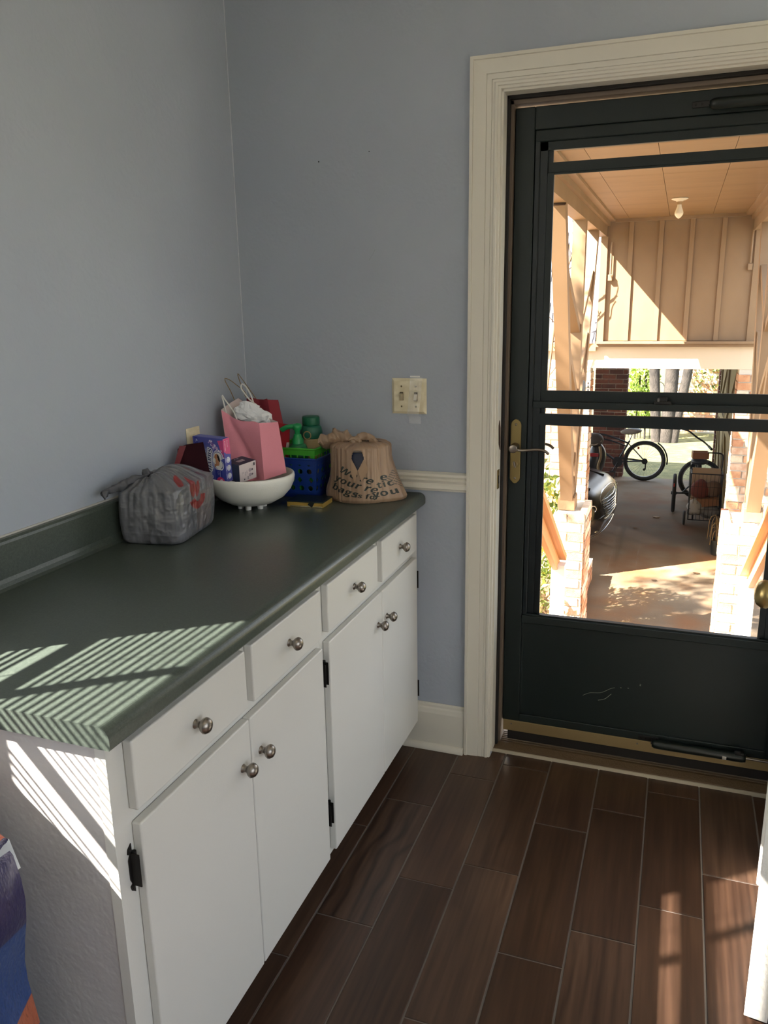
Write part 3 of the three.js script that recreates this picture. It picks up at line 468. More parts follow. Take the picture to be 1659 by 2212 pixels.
{
  const pink = S(0xf9a0ae, 0.75, { bumpMap: fine, bumpScale: 0.0006 }), pale = S(0xd8c8c4, 0.85);
  const g = thing('gift_bag', 'pink paper gift bag with white cord handles and white tissue, standing in the white bowl', 'gift bag');
  const F0 = V(0.2148, 0.994, 0.3008), F1 = V(0.1885, 1.1633, 0.265), L0 = V(0.080, 0.9748, 0.268), L1 = V(0.0387, 1.1958, 0.234), R0 = V(0.2684, 1.011, 0.2549), R1 = V(0.2285, 1.162, 0.218);
  const B0 = L0.clone().add(R0).sub(F0).add(V(0.01, 0.01, 0.005)), B1 = V(0.0466, 1.222, 0.1358);
  const sides = [
    ['front_side', L0, F0, F1, L1, (u, v) => [-0.012 * Math.sin(Math.PI * u) * Math.sin(Math.PI * Math.min(v * 1.15, 1)) - 0.010 * Math.exp(-((u - 0.72 + v * 0.55) ** 2) / 0.012) * (1 - v * 0.5), -0.013 * Math.sin(Math.PI * Math.min(1, u * 1.15)) * v * v]],
    ['gusset', F0, R0, R1, F1, (u, v) => [-0.004 * Math.sin(Math.PI * u) * v + 0.002 * Math.sin(v * 9) * Math.sin(Math.PI * u), 0]],
    ['back_side', R0, B0, B1, R1, (u, v) => [0.006 * Math.sin(Math.PI * u), -0.01 * Math.sin(Math.PI * u) * v]],
    ['gusset', B0, L0, L1, B1, (u, v) => [-0.004 * Math.sin(Math.PI * u), 0]],
  ];
  for (const [n, a, b, c, d, f] of sides) { const [o, i] = sheet(a, b, c, d, 18, 18, f); const m = mesh(n, o, pink, g); mesh('pale_inside', i, pale, m); }
  mesh('base_flap', quad(L0, F0, R0, B0), pink, g);
  const cord = S(0xe6e3dc, 0.8);
  mesh('handle', tube([[0.0531, 1.1687, 0.2224], [0.0469, 1.1945, 0.2214], [0.0396, 1.2163, 0.2172], [0.0298, 1.2380, 0.2069], [0.0417, 1.2277, 0.2141], [0.0676, 1.2049, 0.2255], [0.0872, 1.1832, 0.2338], [0.0996, 1.1542, 0.2379]], 0.0024, 40, 8), cord, g);
  mesh('handle', tube([[0.1234, 1.2049, 0.1582], [0.1027, 1.2163, 0.1551], [0.0810, 1.2380, 0.1531], [0.0676, 1.2577, 0.1520], [0.0707, 1.2691, 0.1510], [0.0820, 1.2629, 0.1500], [0.0986, 1.2359, 0.1489], [0.1069, 1.2121, 0.1489]], 0.0024, 40, 8), cord, g);
  const t = thing('tissue_paper', 'crumpled white tissue paper sticking out of the pink gift bag', 'tissue paper', [0.1276, 1.1759, 0.1965]);
  const tg = new THREE.IcosahedronGeometry(1, 5); const fold = (v) => Math.abs(n3(v.x * 2.6, v.y * 2.6, v.z * 2.6, 4) - 0.5) * 2;
  warp(tg, (v) => { const k = 0.78 + 0.5 * fold(v) + 0.12 * n3(v.x * 9, v.y * 9, v.z * 9, 7); v.set(v.x * 0.070 * k, v.y * 0.034 * k + 0.012 * Math.max(0, v.y) * fold(v) - 0.16 * v.x * 0.070, v.z * 0.034 * k); });
  const tm = S(0xe9eaec, 0.8, { flatShading: true });
  mesh('crumpled_sheet', tg, tm, t);
  mesh('folded_corner', sheet(V(-0.028, 0.012, 0.030), V(0.022, 0.006, 0.034), V(0.030, 0.042, 0.006), V(-0.040, 0.044, 0.004), 6, 6, (u, v) => [0.006 * Math.sin(u * 5) * v, -0.02 * (u - 0.4) ** 2]), tm, t);
  // darker red bag behind, with twine handles
  const red = S(0x7d1d2a, 0.6), red2 = S(0x8c2430, 0.7), twine = S(0x8a7049, 0.9);
  const r = thing('gift_bag', 'dark red paper bag with twine handles, behind the pink gift bag', 'gift bag', [-0.022, 0, -0.004]);
  mesh('front_side', sheet(V(0.1069, 0.9927, 0.1551), V(0.2332, 0.9979, 0.1862), V(0.1566, 1.2163, 0.1075), V(0.0758, 1.2163, 0.1013), 8, 10, (u, v) => [0.004 * Math.sin(u * 9), 0.004 * Math.sin(u * 7)]), red, r);
  mesh('gusset', sheet(V(0.2332, 0.9979, 0.1862), V(0.2621, 1.0010, 0.1582), V(0.1814, 1.2121, 0.0806), V(0.1566, 1.2163, 0.1075), 4, 8, (u, v) => [-0.004 * Math.sin(Math.PI * u), 0]), red2, r);
  mesh('back_side', sheet(V(0.2621, 1.0010, 0.1582), V(0.1276, 0.9927, 0.1272), V(0.0810, 1.2121, 0.0754), V(0.1814, 1.2121, 0.0806), 4, 8), red, r);
  mesh('handle', tube([[0.0613, 1.2039, 0.1448], [0.0427, 1.2411, 0.1406], [0.0220, 1.2846, 0.1401], [0.0365, 1.2805, 0.1365], [0.0593, 1.2639, 0.1324], [0.0800, 1.2432, 0.1220], [0.0965, 1.2121, 0.1179]], 0.0013, 40, 6), twine, r);
  mesh('handle', tube([[0.0758, 1.2204, 0.1054], [0.0634, 1.2535, 0.1054], [0.0510, 1.2980, 0.1054], [0.0655, 1.2794, 0.1034], [0.0924, 1.2411, 0.1003], [0.1152, 1.2080, 0.0972]], 0.0013, 40, 6), twine, r);
  const e = thing('red_envelope', 'bright red card with a pale lower edge between the gift bags and the green basket', 'envelope');
  mesh('card', solidQuad(V(0.1959, 1.0031, 0.1448), V(0.2187, 1.0031, 0.1386), V(0.2228, 1.1407, 0.1272), V(0.1855, 1.1459, 0.1355), 0.0015), S(0xa51c26, 0.5), e);
  mesh('pale_edge', solidQuad(V(0.2047, 1.0238, 0.1443), V(0.2192, 1.0238, 0.1401), V(0.2218, 1.0838, 0.1349), V(0.2135, 1.0838, 0.1375), 0.0005), S(0xc9c4bc, 0.6), e);
}
// ---- dark red glossy packet leaning on the wall
{
  const f = thing('foil_packet', 'dark red glossy packet standing between the grey bag and the wall', 'packet');
  const [o, i] = sheet(V(0.022, 0.96, 0.500), V(0.120, 0.96, 0.430), V(0.098, 1.128, 0.440), V(0.040, 1.122, 0.485), 12, 12, (u, v) => [0.008 * Math.sin(Math.PI * u) * Math.sin(Math.PI * v) + 0.003 * n3(u * 6, v * 6, 1), v > 0.9 && u < 0.3 ? -0.03 * (0.3 - u) : 0], 0.012);
  mesh('wrapper', [o, i], Ph(0x2a0c14, 0.8, { specularIntensity: 0.25 }), f);
  mesh('red_edge', solidQuad(V(0.030, 1.055, 0.504), V(0.042, 1.055, 0.496), V(0.062, 1.123, 0.474), V(0.046, 1.123, 0.484), 0.001), S(0x6b1822, 0.35), f);
}
// ---- grey shopping bag, tied, round a box
function bagBox(w, h, d, n, bulge, fold, s) {
  const g = new THREE.BoxGeometry(w, h, d, n, n, n);
  return warp(g, (v) => {
    const x = v.x / w * 2, y = v.y / h * 2, z = v.z / d * 2;
    const e = (a, b) => (1 - a * a) * (1 - b * b);
    v.x += Math.sign(v.x) * bulge * e(y, z) * Math.abs(x); v.y += (v.y > 0 ? 1.6 : 0) * bulge * e(x, z) * Math.abs(y); v.z += Math.sign(v.z) * bulge * e(x, y) * Math.abs(z);
    const a = Math.atan2(v.z, v.x), f = Math.abs(n3(a * 5, v.y * 6, s, 3) - 0.5) * 2, k = 1 - fold * f * (0.6 + 0.4 * Math.abs(x * z)) * (v.y > -h * 0.48 ? 1 : 0.3);
    v.x *= k; v.z *= k; if (y > 0.6) v.y -= fold * 0.25 * f * h * (y - 0.6);
    const r = Math.max(Math.abs(x), Math.abs(z)); if (y > 0.75) { const q = 1 - 0.14 * (y - 0.75) / 0.25; v.x *= q; v.z *= q; }
  });
}
{
  const b = thing('shopping_bag', 'tied grey plastic shopping bag with a red print, by the wall at the bowl', 'shopping bag', [0.108, CY, 0.645], 0.15);
  const print = canvasTex(1024, 512, (c, w, h) => {
    c.fillStyle = '#626367'; c.fillRect(0, 0, w, h);
    for (let i = 0; i < 70; i++) { c.fillStyle = `rgba(${i % 2 ? '150,148,150' : '70,74,80'},0.10)`; const x = (i * 181) % w; c.beginPath(); c.moveTo(x, 0); c.lineTo(x + 8 + (i % 7) * 4, 0); c.lineTo(x + (i * 37) % 80 - 30, h); c.lineTo(x - 24, h); c.fill(); }
    c.fillStyle = 'rgba(150,120,108,0.25)'; c.fillRect(470, 250, 160, 230);
    
    c.fillStyle = '#7d2322'; const poly = (p) => { c.beginPath(); p.forEach(([x, y], i) => i ? c.lineTo(x, y) : c.moveTo(x, y)); c.closePath(); c.fill(); };
    // the canvas reads left to right as u falls, see uv below
    const X = (x) => x, Q = (pts) => poly(pts.map(([x, y]) => [X(x), y]));
    const leaf = (x, y, a, l, w) => { c.save(); c.translate(x, y); c.rotate(a); c.beginPath(); c.moveTo(0, l / 2); c.bezierCurveTo(-w, l * 0.15, -w * 0.8, -l * 0.25, 0, -l / 2); c.bezierCurveTo(w * 0.8, -l * 0.25, w, l * 0.15, 0, l / 2); c.fill(); c.restore(); };
    leaf(462, 205, 0.12, 120, 46); leaf(512, 225, 0.55, 110, 44); leaf(400, 150, 0.9, 60, 26);
    c.lineWidth = 46; c.strokeStyle = '#7d2322'; c.lineCap = 'butt'; c.beginPath(); c.arc(505, 262, 62, 0.15, 2.9); c.stroke();
    c.globalAlpha = 0.35; c.fillRect(590, 120, 40, 18); c.fillRect(600, 150, 30, 12); c.globalAlpha = 1;
  });
  const crease = tex(512, 512, (u, v) => 0.6 * (1 - Math.abs(fbm(u, v, 18, 3, 61, 4) - 0.5) * 2) + 0.4 * (1 - Math.abs(fbm(u, v, 7, 5, 66, 4) - 0.5) * 2), 1, 1, false);
  const film = Ph(0xffffff, 0.34, { map: print, clearcoat: 0.4, clearcoatRoughness: 0.22, bumpMap: crease, bumpScale: 0.018 });
  const nu = 180, nv = 60, pos = [], uv = [], ix = [], A = 0.086, B = 0.127, H = 0.140, K = V(-0.018, 0.166, 0.060);
  const surf = (th, v) => {
    const c = Math.cos(th), d = Math.sin(th), e = 7, t = Math.min(1, v / 0.66), r0 = 1 / Math.pow(Math.pow(Math.abs(c) / A, e) + Math.pow(Math.abs(d) / B, e), 1 / e);
    const fold = n3(th * 6 + 9, t * 0.8, 3, 2) - 0.5, fine2 = Math.abs(n3(th * 19, t * 1.4, 8, 4) - 0.5), front = Math.max(0, d);
    let r = r0 * (1 + 0.05 * Math.sin(t * 3.0) - 0.05 * (1 - t) * (1 - front) ) + 0.010 * fold * (0.4 + t) - 0.020 * fine2 * (0.25 + 0.75 * front) * Math.sin(Math.min(1, t * 1.2) * 1.57);
    if (t < 0.08) r *= 0.93 + 0.07 * Math.sqrt(t / 0.08);
    let p = V(r * c, H * t * (1 + 0.05 * c), r * d);
    if (v > 0.66) { const q = (v - 0.66) / 0.34, s = Math.pow(q, 0.85), up = Math.sin(q * Math.PI / 2); p = V(p.x + (K.x - p.x) * s, p.y + (K.y - p.y) * Math.pow(up, 1.2) + 0.022 * Math.sin(Math.PI * q) * (0.6 + 0.6 * c - 0.2 * d), p.z + (K.z - p.z) * s); p.y += 0.006 * (1 - Math.abs(n3(th * 9, q * 1.5, 4, 6) - 0.5) * 4) * Math.sin(Math.PI * q); }
    p.y = Math.max(0.0008, p.y); return p;
  };
  for (let j = 0; j <= nv; j++) for (let i = 0; i <= nu; i++) { const th = -Math.PI + i / nu * 2 * Math.PI; pos.push(...surf(th, j / nv).toArray()); uv.push(1 - i / nu, j / nv); }
  for (let j = 0; j < nv; j++) for (let i = 0; i < nu; i++) { const a = j * (nu + 1) + i; ix.push(a, a + nu + 1, a + 1, a + 1, a + nu + 1, a + nu + 2); }
  const g = new THREE.BufferGeometry(); g.setAttribute('position', new THREE.Float32BufferAttribute(pos, 3)); g.setAttribute('uv', new THREE.Float32BufferAttribute(uv, 2)); g.setIndex(ix); g.computeVertexNormals();
  mesh('film', g, film, b);
  const plain = S(0x4c4d52, 0.5);
  const crum = (v) => { v.x += 0.005 * (n3(v.x * 120, v.y * 120, v.z * 120, 2) - 0.5) * 2; v.y += 0.006 * (n3(v.x * 100, v.y * 130, v.z * 100, 8) - 0.5) * 2; v.z += 0.005 * (n3(v.z * 120, v.x * 100, v.y * 100, 3) - 0.5) * 2; };
  mesh('knot', [warp(new THREE.SphereGeometry(0.011, 18, 12), crum).translate(K.x, K.y + 0.004, K.z)], plain, b);
  const flat = (pts, r) => { const t = tube(pts, r, 40, 12); return warp(t, (v) => { crum(v); crum(v); }); };
  mesh('tied_ear', flat([[K.x, K.y + 0.003, K.z], [-0.036, 0.168, 0.078], [-0.060, 0.160, 0.104], [-0.082, 0.150, 0.135], [-0.096, 0.138, 0.165]], 0.0095), plain, b);
  mesh('tied_ear', flat([[K.x, K.y + 0.003, K.z], [K.x - 0.006, K.y + 0.016, K.z + 0.004], [K.x - 0.012, K.y + 0.020, K.z + 0.010]], 0.007), plain, b);
}
// ---- blue basket with a green one nested in it
function basketWalls(parent, name, mat, W, D, H, slope, holes, rim, y0) {
  // W, D: outer size at the rim; slope: how far each wall leans in towards the foot
  const wall = (L) => { const p = [[-L / 2 + slope, 0], [L / 2 - slope, 0], [L / 2, H], [-L / 2, H]]; return extr(p, 0.0022, holes(L, H)); };
  const lean = Math.atan2(slope, H);
  const put = (L, ang, off) => { const g = wall(L).translate(0, 0, -0.0022); g.rotateX(lean); g.translate(0, y0, off - slope); return g.rotateY(ang); };
  mesh(name, put(W, 0, D / 2), mat, parent); mesh(name, put(W, Math.PI, D / 2), mat, parent); mesh(name, put(D, Math.PI / 2, W / 2), mat, parent); mesh(name, put(D, -Math.PI / 2, W / 2), mat, parent);
  mesh('rim', [rb(W + 0.008, 0.006, 0.008, 0.003, 0, y0 + H, D / 2), rb(W + 0.008, 0.006, 0.008, 0.003, 0, y0 + H, -D / 2), rb(0.008, 0.006, D + 0.008, 0.003, W / 2, y0 + H, 0), rb(0.008, 0.006, D + 0.008, 0.003, -W / 2, y0 + H, 0)], mat, parent);
  mesh('floor_plate', bx(W - 2 * slope, 0.002, D - 2 * slope, 0, y0 + 0.001, 0), mat, parent);
}
const circ = (x, y, r, n = 10) => Array.from({ length: n }, (_, i) => [x + r * Math.cos(i / n * 6.2832), y + r * Math.sin(i / n * 6.2832)]);
const diam = (x, y, a, b) => [[x - a, y], [x, y - b], [x + a, y], [x, y + b]];
{
  const b = thing('plastic_basket', 'dark blue plastic basket with punched holes, beside the brown plastic bag', 'basket', [0.236, CY, 0.108]);
  basketWalls(b, 'wall', Ph(0x16357f, 0.38, {}), 0.212, 0.170, 0.128, 0.014, (L, H) => {
    const out = [], n = Math.round(L / 0.034); for (let i = 0; i < n; i++) { const x = (i - (n - 1) / 2) * 0.031; out.push(circ(x, 0.088, 0.0085), diam(x + (i % 2 ? 0.004 : -0.004), 0.060, 0.008, 0.010), circ(x, 0.033, 0.0085)); out.push(diam(x, 0.108, 0.007, 0.0025)); } return out;
  }, 0, 0.001);
  const g = thing('plastic_basket', 'bright green plastic basket nested in the blue one, holding bottles', 'basket', [0.236, CY, 0.108]);
  basketWalls(g, 'wall', Ph(0x3f9d2c, 0.4, {}), 0.194, 0.152, 0.153, 0.016, (L, H) => { const out = [], n = Math.round(L / 0.026); for (let i = 0; i < n; i++) { const x = (i - (n - 1) / 2) * 0.0235; out.push(rectP(x - 0.0095, x + 0.0095, 0.112, 0.133), rectP(x - 0.0095, x + 0.0095, 0.060, 0.104), rectP(x - 0.008, x + 0.008, 0.012, 0.052)); } return out; }, 0, 0.006);
  const gm = Ph(0x146c3f, 0.3, {}), gl = Ph(0x1d9050, 0.32, {});
  const p = thing('pump_bottle', 'green soap bottle with a pump head standing in the green basket', 'bottle', [0.252, CY + 0.0088, 0.135]);
  mesh('body', lathe([[0, 0], [0.030, 0], [0.032, 0.004], [0.032, 0.12], [0.031, 0.146], [0.026, 0.156], [0.018, 0.160], [0, 0.160]], 32), gm, p);
  mesh('collar', lathe([[0.0195, 0], [0.0185, 0.016], [0.0145, 0.020], [0.012, 0.030], [0.009, 0.032], [0, 0.032]], 24).translate(0, 0.158, 0), gl, p);
  mesh('pump_head', [lathe([[0.0085, 0], [0.0085, 0.012], [0.014, 0.016], [0.0155, 0.026], [0.013, 0.034], [0, 0.036]], 20).translate(0, 0.188, 0), warp(tube([[0.002, 0.214, 0], [-0.016, 0.215, 0.004], [-0.034, 0.211, 0.008], [-0.050, 0.200, 0.011]], 0.0095, 20, 12), (v) => { v.y = 0.208 + (v.y - 0.208) * 0.8; })], gl, p);
  const j = thing('seasoning_jar', 'plastic jar with a dark green lid and label, behind the green pump bottle', 'jar', [0.268, CY + 0.0088, 0.064]);
  mesh('body', lathe([[0, 0], [0.030, 0], [0.033, 0.006], [0.033, 0.162], [0.036, 0.168], [0, 0.168]], 32), S(0xb9a57e, 0.4), j);
  const lab = canvasTex(512, 128, (c, w, h) => { c.fillStyle = '#14604a'; c.fillRect(0, 0, w, h); c.font = 'bold 36px sans-serif'; c.fillStyle = '#dfe6d8'; c.fillText('Nat', 300, 92); });
  mesh('label_band', lathe([[0.0365, 0.168], [0.0365, 0.188], [0.033, 0.203], [0.026, 0.210], [0, 0.210]], 32), S(0xffffff, 0.4, { map: lab }), j);
  mesh('lid', lathe([[0.026, 0.208], [0.0275, 0.210], [0.0285, 0.213], [0.0285, 0.233], [0.0265, 0.238], [0, 0.239]], 32), S(0x0f5f41, 0.42), j);
  mesh('round_emblem', new THREE.TorusGeometry(0.0125, 0.002, 8, 24).scale(1, 1, 0.6).translate(0.0, 0, 0.0368).rotateY(0.05).translate(0, 0.180, 0), S(0xa99465, 0.4), j);
  const k = thing('dark_bottle', 'small dark bottle in the green basket beside the pump bottle', 'bottle', [0.182, CY + 0.0088, 0.150]);
  mesh('body', lathe([[0, 0], [0.022, 0], [0.023, 0.1], [0.016, 0.135], [0.010, 0.150], [0, 0.15]], 24), S(0x16261f, 0.35), k);
  mesh('cap', lathe([[0.011, 0.148], [0.0115, 0.170], [0, 0.172]], 20), S(0x0d3d2b, 0.4), k);
}
// ---- small black and gold box
{
  const b = thing('gift_box', 'small flat black box with gold foil sides, in front of the blue basket', 'box', [0.340, CY, 0.247], 0.06);
  mesh('foil_tray', rb(0.117, 0.015, 0.083, 0.001, 0, 0.0076, 0), S(0xdcb85c, 0.32, { metalness: 0.55, bumpMap: fine, bumpScale: 0.0008 }), b);
  mesh('black_lid', rb(0.119, 0.004, 0.085, 0.0012, 0, 0.0166, 0), S(0x0f1a1c, 0.35), b);
  mesh('silver_edge', bx(0.104, 0.0035, 0.0008, 0.004, 0.003, 0.0418), S(0xd8d2b0, 0.2, { metalness: 1 }), b);
  mesh('black_corner', [bx(0.016, 0.0155, 0.0008, 0.0, 0, 0).rotateZ(-0.5).translate(0.020, 0.011, 0.0419)], S(0x101616, 0.4), b);
}
// ---- brown shopping bag tied round a can
{
  const cx = 0.462, cz = 0.118;
  const b = thing('shopping_bag', 'tied brown plastic shopping bag with dark lettering, next to the wall corner of the counter', 'shopping bag', [cx, CY, cz]);
  const print = canvasTex(1024, 512, (c, w, h) => {
    c.fillStyle = '#9a8068'; c.fillRect(0, 0, w, h);
    for (let i = 0; i < 60; i++) { c.fillStyle = `rgba(${i % 2 ? '200,170,140' : '120,95,75'},0.10)`; const x = (i * 173) % w; c.beginPath(); c.moveTo(x, 0); c.lineTo(x + 10 + (i % 7) * 3, 0); c.lineTo(x + (i * 37) % 60 - 20, h); c.lineTo(x - 20, h); c.fill(); }
    c.fillStyle = '#12201c'; c.textBaseline = 'alphabetic';
    const line = (t, x, y, a, s = 72) => { c.save(); c.translate(x, y); c.rotate(a); c.font = `bold ${s}px sans-serif`; c.fillText(t, 0, 0); c.restore(); };
    // u runs from the far right of the bag (0) to its far left (1): the canvas is mirrored on the bag, see uv
    line("We're", 385, 250, 0.55); line('e', 600, 325, 0.1);
    line('your re', 352, 325, 0.42); line('tic', 585, 390, -0.15);
    line('bags', 335, 400, 0.38); line('is for', 470, 455, 0.2, 50); line('you', 560, 462, -0.12, 72);
    c.font = '13px sans-serif'; for (let i = 0; i < 6; i++) line('plastic bags can be returned here', 672 - i * 9, 262 + i * 14, 0.72, 12.5);
    line('a plas', 745, 255, 0.55, 14);
  });
  const film = Ph(0xffffff, 0.42, { map: print, clearcoat: 0.25, clearcoatRoughness: 0.3, bumpMap: tex(256, 256, (u, v) => Math.abs(fbm(u, v, 16, 2, 81, 4) - 0.5) * 2, 1, 1, false), bumpScale: 0.004, side: THREE.DoubleSide });
  const nu = 260, nv = 90, pos = [], uv = [], ix = [], hole = [];
  const face = Math.PI / 2 - 0.39;   // the side that faces into the room, as an angle from +x towards +z
  const surf = (th, v) => {
    const rel = Math.atan2(Math.sin(th - face), Math.cos(th - face));   // > 0: to the left as seen from the room
    const H = 0.168;
    let y, k;
    if (v < 0.74) { y = H * v / 0.74; k = 1; } else { const t = (v - 0.74) / 0.26; y = H + 0.014 * Math.sin(t * Math.PI / 2) + 0.004 * (1 - 4 * Math.abs(n3(th * 10, t, 2, 3) - 0.5)) * Math.sin(t * 3.1); k = Math.max(1e-4, Math.cos(t * Math.PI / 2)) ** 0.8; }
    const t = Math.min(1, y / H), bulgeR = Math.exp(-((rel + 1.45) ** 2) / 0.32) * 0.050 * Math.max(0, 1 - t * 1.25) ** 1.15, bulgeL = Math.exp(-((rel - 1.7) ** 2) / 0.25) * 0.016 * Math.exp(-(((t - 0.12) / 0.25) ** 2));
    let r = 0.0925 + bulgeR + bulgeL;
    const wr = n3(th * 7 + 20, t * 1.4, 5, 2) - 0.5, near = Math.exp(-((rel - 0.15) ** 2) / 0.12);
    const pl = Math.abs(n3(th * 15, t * 0.7, 6, 5) - 0.5) * 2;
    r += 0.014 * wr * (0.35 + 0.65 * t) * (1 - 0.7 * near) - 0.013 * pl * (0.25 + 0.75 * t) * (1 - 0.8 * near) + 0.004 * (1 - near);
    if (t < 0.06) r *= 0.95 + 0.05 * t / 0.06;
    const fl = v < 0.74 ? 0 : 0.006 * (n3(th * 6, v * 8, 3) - 0.5);
    return V(r * k * Math.cos(th) * 1.02, Math.max(0.0008, y + fl), Math.min(r * k * Math.sin(th) * (Math.sin(th) < 0 ? 0.95 : 1), 9));
  };
  for (let j = 0; j <= nv; j++) for (let i = 0; i <= nu; i++) { const th = i / nu * 2 * Math.PI, p = surf(th, j / nv); pos.push(...p.toArray()); const rel = Math.atan2(Math.sin(th - face), Math.cos(th - face)); uv.push(0.5 - rel / Math.PI * 0.46, Math.min(1, j / nv / 0.74 * 0.86)); hole.push([rel, p.y]); }
  for (let j = 0; j < nv; j++) for (let i = 0; i < nu; i++) {
    const a = j * (nu + 1) + i, q = [a, a + 1, a + nu + 1, a + nu + 2], cut = q.filter((m) => { const [rel, y] = hole[m]; return y < 0.166 && y > 0.105 && Math.abs(rel - 0.13) < (y > 0.142 ? 0.20 - (y - 0.142) * 3 : 0.20 * (y - 0.105) / 0.037); }).length;
    const wrap = Math.abs(uv[a * 2] - uv[(a + 1) * 2]) > 0.3;
    if (cut >= 2 || (wrap && false)) continue;
    ix.push(a, a + nu + 1, a + 1, a + 1, a + nu + 1, a + nu + 2);
  }
  const g = new THREE.BufferGeometry(); g.setAttribute('position', new THREE.Float32BufferAttribute(pos, 3)); g.setAttribute('uv', new THREE.Float32BufferAttribute(uv, 2)); g.setIndex(ix); g.computeVertexNormals();
  mesh('film', g, film, b);
  const plain = Ph(0x9a8068, 0.42, { clearcoat: 0.25, clearcoatRoughness: 0.3, side: THREE.DoubleSide });
  const crum = (v) => { const f = 0.007 * (Math.abs(n3(v.x * 60, v.y * 220, v.z * 60, 12) - 0.5) * 4 - 0.5); v.y += f; v.z += f * 0.5; v.x += 0.006 * (n3(v.x * 110, v.y * 110, v.z * 110, 2) - 0.5) * 2; v.y += 0.007 * (n3(v.x * 90, v.y * 130, v.z * 90, 8) - 0.5) * 2; v.z += 0.006 * (n3(v.z * 120, v.x * 90, v.y * 90, 3) - 0.5) * 2; };
  mesh('knot', [warp(new THREE.SphereGeometry(0.015, 20, 14), crum).translate(-0.012, 0.184, 0.03), warp(tube([[-0.02, 0.178, 0.036], [-0.012, 0.196, 0.036], [0.006, 0.192, 0.03], [0.004, 0.176, 0.034]], 0.0065, 24, 8), crum)], plain, b);
  mesh('tied_ear', warp(tube([[-0.014, 0.186, 0.03], [-0.04, 0.198, 0.026], [-0.068, 0.198, 0.03], [-0.092, 0.188, 0.036], [-0.118, 0.186, 0.04]], 0.017, 40, 12), (v) => { crum(v); crum(v); }), plain, b);
  mesh('tied_ear', warp(tube([[-0.006, 0.188, 0.028], [0.012, 0.198, 0.022], [0.034, 0.196, 0.014], [0.056, 0.180, 0.006]], 0.012, 30, 12), crum), plain, b);
  const P = (rel, y, o = 0.002) => { const th = face + rel, p = surf(th, y / 0.168 * 0.74); return p.add(V(Math.cos(th) * o, 0, Math.sin(th) * o)); };
  const flapM = S(0xa5886c, 0.5, { side: THREE.DoubleSide });
  mesh('torn_flap', [quad(P(0.34, 0.140), P(0.14, 0.106), P(0.22, 0.070, 0.006), P(0.36, 0.098, 0.004))], flapM, b);
  mesh('torn_flap', [quad(P(0.13, 0.106), P(-0.08, 0.142), P(-0.20, 0.106, 0.004), P(0.02, 0.072, 0.007))], flapM, b);
  mesh('blue_scrap', warp(new THREE.SphereGeometry(0.008, 12, 8).scale(1.5, 0.5, 0.8), crum).translate(0.016, 0.180, 0.045), S(0x2a49c8, 0.4), b);
  const c = thing('food_can', 'navy can with a silver rim showing through the tear of the brown bag', 'can', [cx, CY + 0.0015, cz]);
  mesh('label', lathe([[0, 0.0], [0.082, 0.0], [0.0855, 0.003], [0.0855, 0.157], [0, 0.157]], 48), S(0x16233f, 0.35), c);
  mesh('rim', lathe([[0.0857, 0.157], [0.0872, 0.1585], [0.0872, 0.1625], [0.085, 0.164], [0.082, 0.1615], [0, 0.1605]], 48), M.nickel, c);
}
// ---- big blue plastic-wrapped pack on the floor below the window
{
  const b = thing('plastic_pack', 'large pack in blue printed plastic with clear tape, by the sunlit end panel', 'pack', [0.255, 0, 1.80]);
  const t = canvasTex(512, 1024, (c, w, h) => {
    c.fillStyle = '#2a4478'; c.fillRect(0, 0, w, h); c.fillStyle = '#2a274c'; c.fillRect(0, 90, w, 300); c.fillStyle = '#c6d2de'; c.fillRect(0, 0, w, 60); c.fillStyle = '#b0573a'; c.beginPath(); c.moveTo(0, 60); c.lineTo(w, 60); c.lineTo(w, 95); c.lineTo(0, 110); c.fill();
    c.fillStyle = '#17203f'; c.fillRect(0, 640, w, 400); c.fillStyle = '#a35a40'; c.beginPath(); c.moveTo(w, 540); c.lineTo(w * 0.3, 660); c.lineTo(w * 0.3, 700); c.lineTo(w, 600); c.fill(); c.fillStyle = '#8c97a3'; c.beginPath(); c.ellipse(120, 900, 200, 180, 0, 0, 7); c.fill();
  });
  const film = Ph(0xffffff, 0.3, { map: t, clearcoat: 0.5, clearcoatRoughness: 0.2, bumpMap: peel, bumpScale: 0.002 });
  const g = bagBox(0.45, 0.93, 0.34, 24, 0.006, 0.05, 9).translate(0, 0.467, 0);
  warp(g, (v) => { const y = v.y / 0.93; v.x += 0.010 * Math.sin(y * 21) * (v.x > 0 ? 1 : 0); if (v.y > 0.70) { const q = (v.y - 0.70) / 0.25; v.y -= 0.20 * q * Math.max(0, v.x / 0.225); } });
  mesh('wrapper', g, film, b);
  mesh('tape_band', warp(bx(0.458, 0.05, 0.348, 0, 0, 0).rotateZ(0.30), (v) => { v.y += 0.63; }), Ph(0xdfe6ea, 0.15, { transmission: 0.55, thickness: 0, side: THREE.DoubleSide }), b);
}
// ================================================================ outside: steps, breezeway, carport
const G = -1.2;
const paint = S(0xffffff, 0.6, { map: tex(256, 256, (u, v) => mixc([0.495, 0.385, 0.268], [0.575, 0.46, 0.335], fbm(u, v, 6, 3, 101, 4)), 0.8, 0.8), bumpMap: fine, bumpScale: 0.00015 });
const ply = S(0xffffff, 0.55, { map: tex(512, 256, (u, v) => { const g = fbm(u, v, 4, 40, 111, 3), b = fbm(u, v, 3, 5, 115, 4); return mixc([0.45, 0.34, 0.212], [0.575, 0.455, 0.31], 0.55 * b + 0.45 * g); }, 1.2, 0.8) });
const cedar = S(0xffffff, 0.6, { map: tex(256, 512, (u, v) => mixc([0.72, 0.48, 0.27], [0.88, 0.66, 0.42], 0.6 * fbm(u, v, 20, 2, 121, 3) + 0.4 * fbm(u, v, 3, 2, 125, 3)), 0.12, 0.8) });
const whitePaint = S(0xe9e4d8, 0.55);
